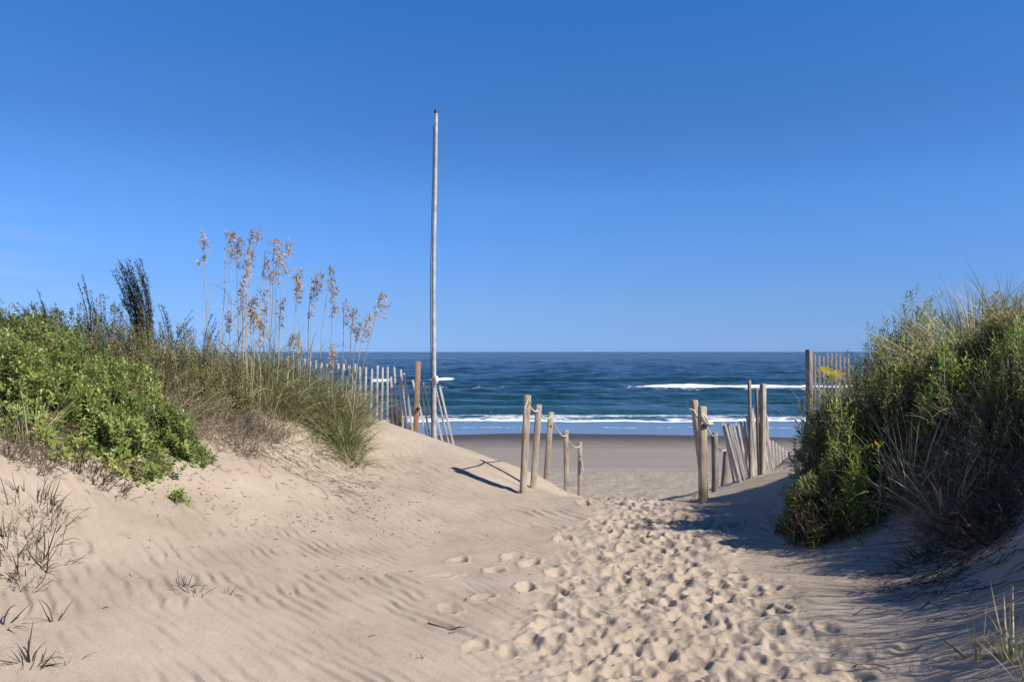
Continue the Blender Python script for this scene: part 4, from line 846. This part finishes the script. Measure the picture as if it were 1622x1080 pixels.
# ---- weeds on the open sand
GW = 'dry weeds on the open sand'
def weed(label, u, v, Y, h, n, mat='dead', W=.006, spread=.9, r=.05, az0=None, azs=1, name='weed', curve=(-.6, 2.8)):
    x = UX(u, Y); return tussock(label, x, Y, r, n, h, mat, W, tilt=(.0, spread), curve=curve, tint=(0, .9), az0=az0, azs=azs, group=GW, extra_straw=0, name=name, cat='weed')
def ysand(u, v):
    """distance at which the sand is seen at (u, v)"""
    Y = np.linspace(3, 9, 1200); zz = G(UX(u, Y), Y); vv = 557 + (HC - zz) / Y * F
    return float(Y[np.argmin(np.where(vv <= v, 0, 1) * 0 + np.abs(vv - v))])
for (u, v, h, n, lab, r, W) in [(290, 928, .13, 16, 'spiky dark weed in the middle of the left sand', .05, .005), (312, 940, .14, 12, 'drooping dark weed touching the spiky weed', .05, .004), (360, 938, .10, 8, 'small weed right of the spiky dark weed', .03, .004),
                          (88, 982, .16, 6, 'bent dark stalk with two thin shoots on the lower left sand', .02, .006), (48, 1050, .20, 18, 'tall tangled dark weed at the lower left', .05, .006), (8, 990, .17, 10, 'dark weed cut by the left picture edge', .04, .006),
                          (40, 905, .20, 34, 'tangled brown weed hanging below the left shrub', .14, .0055), (70, 880, .24, 30, 'wiry dry weed under the left shrub', .14, .0055), (15, 870, .22, 30, 'dry weed tangle at the left edge under the shrub', .12, .0055),
                          (100, 812, .16, 7, 'little weed between dry tangle and green sprig', .03, .005), (665, 1036, .06, 26, 'tiny pale grass tuft at the bottom of the sand', .04, .003), (212, 912, .07, 3, 'short single stalk left of the spiky weed', .01, .005),
                          (55, 800, .22, 40, 'brown stems hanging from the left shrub over sand', .16, .0055), (105, 1040, .10, 8, 'thin scrap of weed lying beside the lower left weed', .06, .004)]:
    Y = ysand(u, v); weed(lab, u, v, Y, h, n, 'dead', W, 1.1, r)
for (u, v, h, n, lab, mat) in [(1545, 1035, .20, 12, 'small green plant on the shaded sand at lower right', 'grass'), (1600, 1040, .32, 22, 'leafy reddish green plant at the right edge foreground', 'grass'), (1625, 1075, .24, 18, 'dark green plant in the bottom right corner', 'grass')]:
    Y = ysand(u, v); tussock(lab, UX(u, Y), Y, .05, n, h, mat, .009, tilt=(.0, .8), curve=(-.2, .9), tint=(.1, .9), name='beach_plant', cat='plant', group='green plants at the lower right')
for (u, v, n, h, lab) in [(30, 845, 22, .24, 'brittle brown stems with side shoots hanging over the left sand'), (78, 830, 16, .20, 'wiry brown stems below the left thicket, beside the sand ripples'), (12, 925, 14, .16, 'low brown scrub stems at the left picture edge')]:
    Y = ysand(u, v); twiggy(lab, UX(u, Y), Y, .16, .12, h, n, 'dead', 'weed', 'weed', .0026, 5, (.2, 1), GW)
# stick
Y = ysand(705, 992); a = np.array([UX(678, Y), Y + .02, 0]); b = np.array([UX(737, Y), Y - .03, 0])
s = np.linspace(0, 1, 8)[:, None]; pts = a * (1 - s) + b * s; pts[:, 2] = GD(pts[:, 0], pts[:, 1]) + .006
g = Geo(); tubes(g, pts[None], np.array([[.006, .004, .0035, .003, .003, .003, .0025, .002]]), .2, 5)
tag(g.build('stick', M['dead']), 'thin dark stick lying on smooth sand near the bottom', 'stick')
# dark shrub behind the left fence
shrub('small dark shrub showing between the slats of the left fence', UX(633, 13.6), 13.6, .22, .25, 1.0, 500, 'darkveg', .04, .014, 8, .1, tint=(0, .6), name='shrub')

# ---- litter: twig bits and dead leaves
g = Geo(); n = 2600
uu = np.concatenate([RNG.normal(430, 110, 1400), RNG.uniform(200, 700, 500), RNG.normal(330, 90, 300), RNG.uniform(950, 1500, 300), RNG.uniform(0, 1500, 250), RNG.normal(1480, 90, 550)])
YY = np.concatenate([RNG.normal(8.0, .7, 1400), RNG.uniform(5, 11, 500), RNG.normal(7.0, .4, 300), RNG.uniform(3.6, 8.5, 300), RNG.uniform(3.4, 8, 250), RNG.normal(5.4, .5, 550)])
keep = (vnoise(UX(uu, YY) * 2.2, YY * 2.2, 401) + vnoise(UX(uu, YY) * 6, YY * 6, 402) * .6 + RNG.normal(0, .12, len(uu))) > .02
uu = uu[keep]; YY = YY[keep]; XX = UX(uu, YY); zz = GD(XX, YY) + .003
p = np.stack([XX, YY, zz], 1); a = RNG.uniform(0, 6.28, len(p)); d = np.stack([np.cos(a), np.sin(a), RNG.uniform(0, .25, len(p))], 1); ln = RNG.gamma(1.3, .011, len(p)) + .004
e = p + d * ln[:, None]; e[:, 2] = np.maximum(e[:, 2], GD(e[:, 0], e[:, 1]) + .003)
tubes(g, np.stack([p, (p + e) / 2 + [0, 0, .002], e], 1), np.ones((len(p), 3)) * RNG.uniform(.001, .003, (len(p), 1)), RNG.random(len(p)))
m = 420; uu = RNG.normal(455, 75, m); YY = RNG.normal(8.5, .5, m); XX = UX(uu, YY); a = RNG.normal(-.35, .5, m); K = 5; hd = a[:, None] + np.cumsum(RNG.normal(0, .25, (m, K)), 1); st = RNG.gamma(2, .012, m)[:, None]
px = XX[:, None] + np.cumsum(np.cos(hd) * st, 1); py = YY[:, None] + np.cumsum(np.sin(hd) * st, 1); pz = GD(px, py) + .004 + RNG.uniform(0, .012, (m, K))
tubes(g, np.stack([px, py, pz], 2), np.linspace(.0022, .001, K)[None] * np.ones((m, 1)), RNG.random(m))
m = 380; uu = RNG.normal(1540, 70, m); YY = RNG.normal(4.9, .35, m); XX = UX(uu, YY); a = RNG.normal(2.6, .5, m); hd = a[:, None] + np.cumsum(RNG.normal(0, .25, (m, K)), 1); st = RNG.gamma(2, .014, m)[:, None]
px = XX[:, None] + np.cumsum(np.cos(hd) * st, 1); py = YY[:, None] + np.cumsum(np.sin(hd) * st, 1); pz = GD(px, py) + .004 + RNG.uniform(0, .02, (m, K))
tubes(g, np.stack([px, py, pz], 2), np.linspace(.003, .0012, K)[None] * np.ones((m, 1)), RNG.random(m))
tag(g.build('litter', M['dead']), 'scattered twig and leaf litter on the dune sand', 'litter', None, 'stuff')

# ------------------------------------------------------------------ light, sky, camera
EL, BEH = math.radians(42), math.radians(28)
sd = Vector((math.cos(EL) * math.cos(BEH), -math.cos(EL) * math.sin(BEH), math.sin(EL)))
sl = bpy.data.lights.new('sun', 'SUN'); sl.energy = 5.0; sl.angle = math.radians(.5); sl.color = (1, .91, .79)
so = bpy.data.objects.new('sun', sl); COL.objects.link(so); so.rotation_euler = sd.to_track_quat('Z', 'Y').to_euler(); so.location = (10, -3, 12)
W = bpy.data.worlds.new('World'); scene.world = W; W.use_nodes = True; nt = W.node_tree; nt.nodes.clear(); L = nt.links.new
sky = N(nt, 'ShaderNodeTexSky', sky_type='NISHITA', sun_disc=False); sky.sun_elevation = EL; sky.sun_rotation = PI / 2 + BEH
sky.altitude = 1500; sky.air_density = 1.0; sky.dust_density = .1; sky.ozone_density = 4.0
tcs = N(nt, 'ShaderNodeTexCoord'); sps = N(nt, 'ShaderNodeSeparateXYZ'); L(tcs.outputs['Generated'], sps.inputs[0])
zr = N(nt, 'ShaderNodeMath', operation='MULTIPLY'); L(sps.outputs['Z'], zr.inputs[0]); zr.inputs[1].default_value = 2.0
k = 1 / 1.45
air = ramp(nt, [(.0, (.29 * k, .50 * k, 1.13 * k)), (.068, (.36 * k, .535 * k, 1.0 * k)), (.13, (.43 * k, .60 * k, .98 * k)), (.256, (.48 * k, .73 * k, 1.13 * k)), (.378, (.48 * k, .82 * k, 1.22 * k)), (.54, (.42 * k, .78 * k, 1.17 * k)), (.81, (.35 * k, .92 * k, 1.38 * k)), (1, (.24 * k, .58 * k, .95 * k))])
L(zr.outputs[0], air.inputs['Fac'])
hs = N(nt, 'ShaderNodeVectorMath', operation='MULTIPLY'); L(sky.outputs[0], hs.inputs[0]); L(air.outputs['Color'], hs.inputs[1])
dist = N(nt, 'ShaderNodeVectorMath', operation='DISTANCE'); L(tcs.outputs['Generated'], dist.inputs[0]); dist.inputs[1].default_value = (-.545, .838, .075)
dm = N(nt, 'ShaderNodeMapRange', interpolation_type='SMOOTHSTEP'); dm.inputs['From Min'].default_value = .12; dm.inputs['From Max'].default_value = .0; L(dist.outputs['Value'], dm.inputs['Value'])
mw = N(nt, 'ShaderNodeMapping'); mw.inputs['Scale'].default_value = (6, 6, 60); L(tcs.outputs['Generated'], mw.inputs['Vector'])
nw = N(nt, 'ShaderNodeTexNoise', i_Scale=1.0, i_Detail=5.0); L(mw.outputs[0], nw.inputs['Vector'])
nm = N(nt, 'ShaderNodeMapRange'); nm.inputs['From Min'].default_value = .42; nm.inputs['From Max'].default_value = .7; nm.inputs['To Max'].default_value = .16; L(nw.outputs['Fac'], nm.inputs['Value'])
wf = N(nt, 'ShaderNodeMath', operation='MULTIPLY'); L(dm.outputs[0], wf.inputs[0]); L(nm.outputs[0], wf.inputs[1])
cl = N(nt, 'ShaderNodeMix', data_type='RGBA'); L(wf.outputs[0], cl.inputs['Factor']); L(hs.outputs[0], cl.inputs['A']); cl.inputs['B'].default_value = (4.2, 4.0, 4.9, 1)
hs = cl
bg = N(nt, 'ShaderNodeBackground', i_Strength=.12 / 1.3 * 1.45); L(hs.outputs['Result'], bg.inputs['Color'])
out = N(nt, 'ShaderNodeOutputWorld'); L(bg.outputs[0], out.inputs['Surface'])
cam = bpy.data.cameras.new('camera'); cam.sensor_width = 36; cam.lens = F / 1622 * 36; cam.clip_end = 60000; cam.clip_start = .05
co = bpy.data.objects.new('camera', cam); COL.objects.link(co); co.location = (0, 0, HC); co.rotation_euler = (PI / 2 + math.atan(17 / F), 0, 0)
scene.camera = co
scene.view_settings.view_transform = 'Standard'; scene.view_settings.look = 'None'; scene.view_settings.exposure = math.log2(1.3); scene.view_settings.gamma = 1
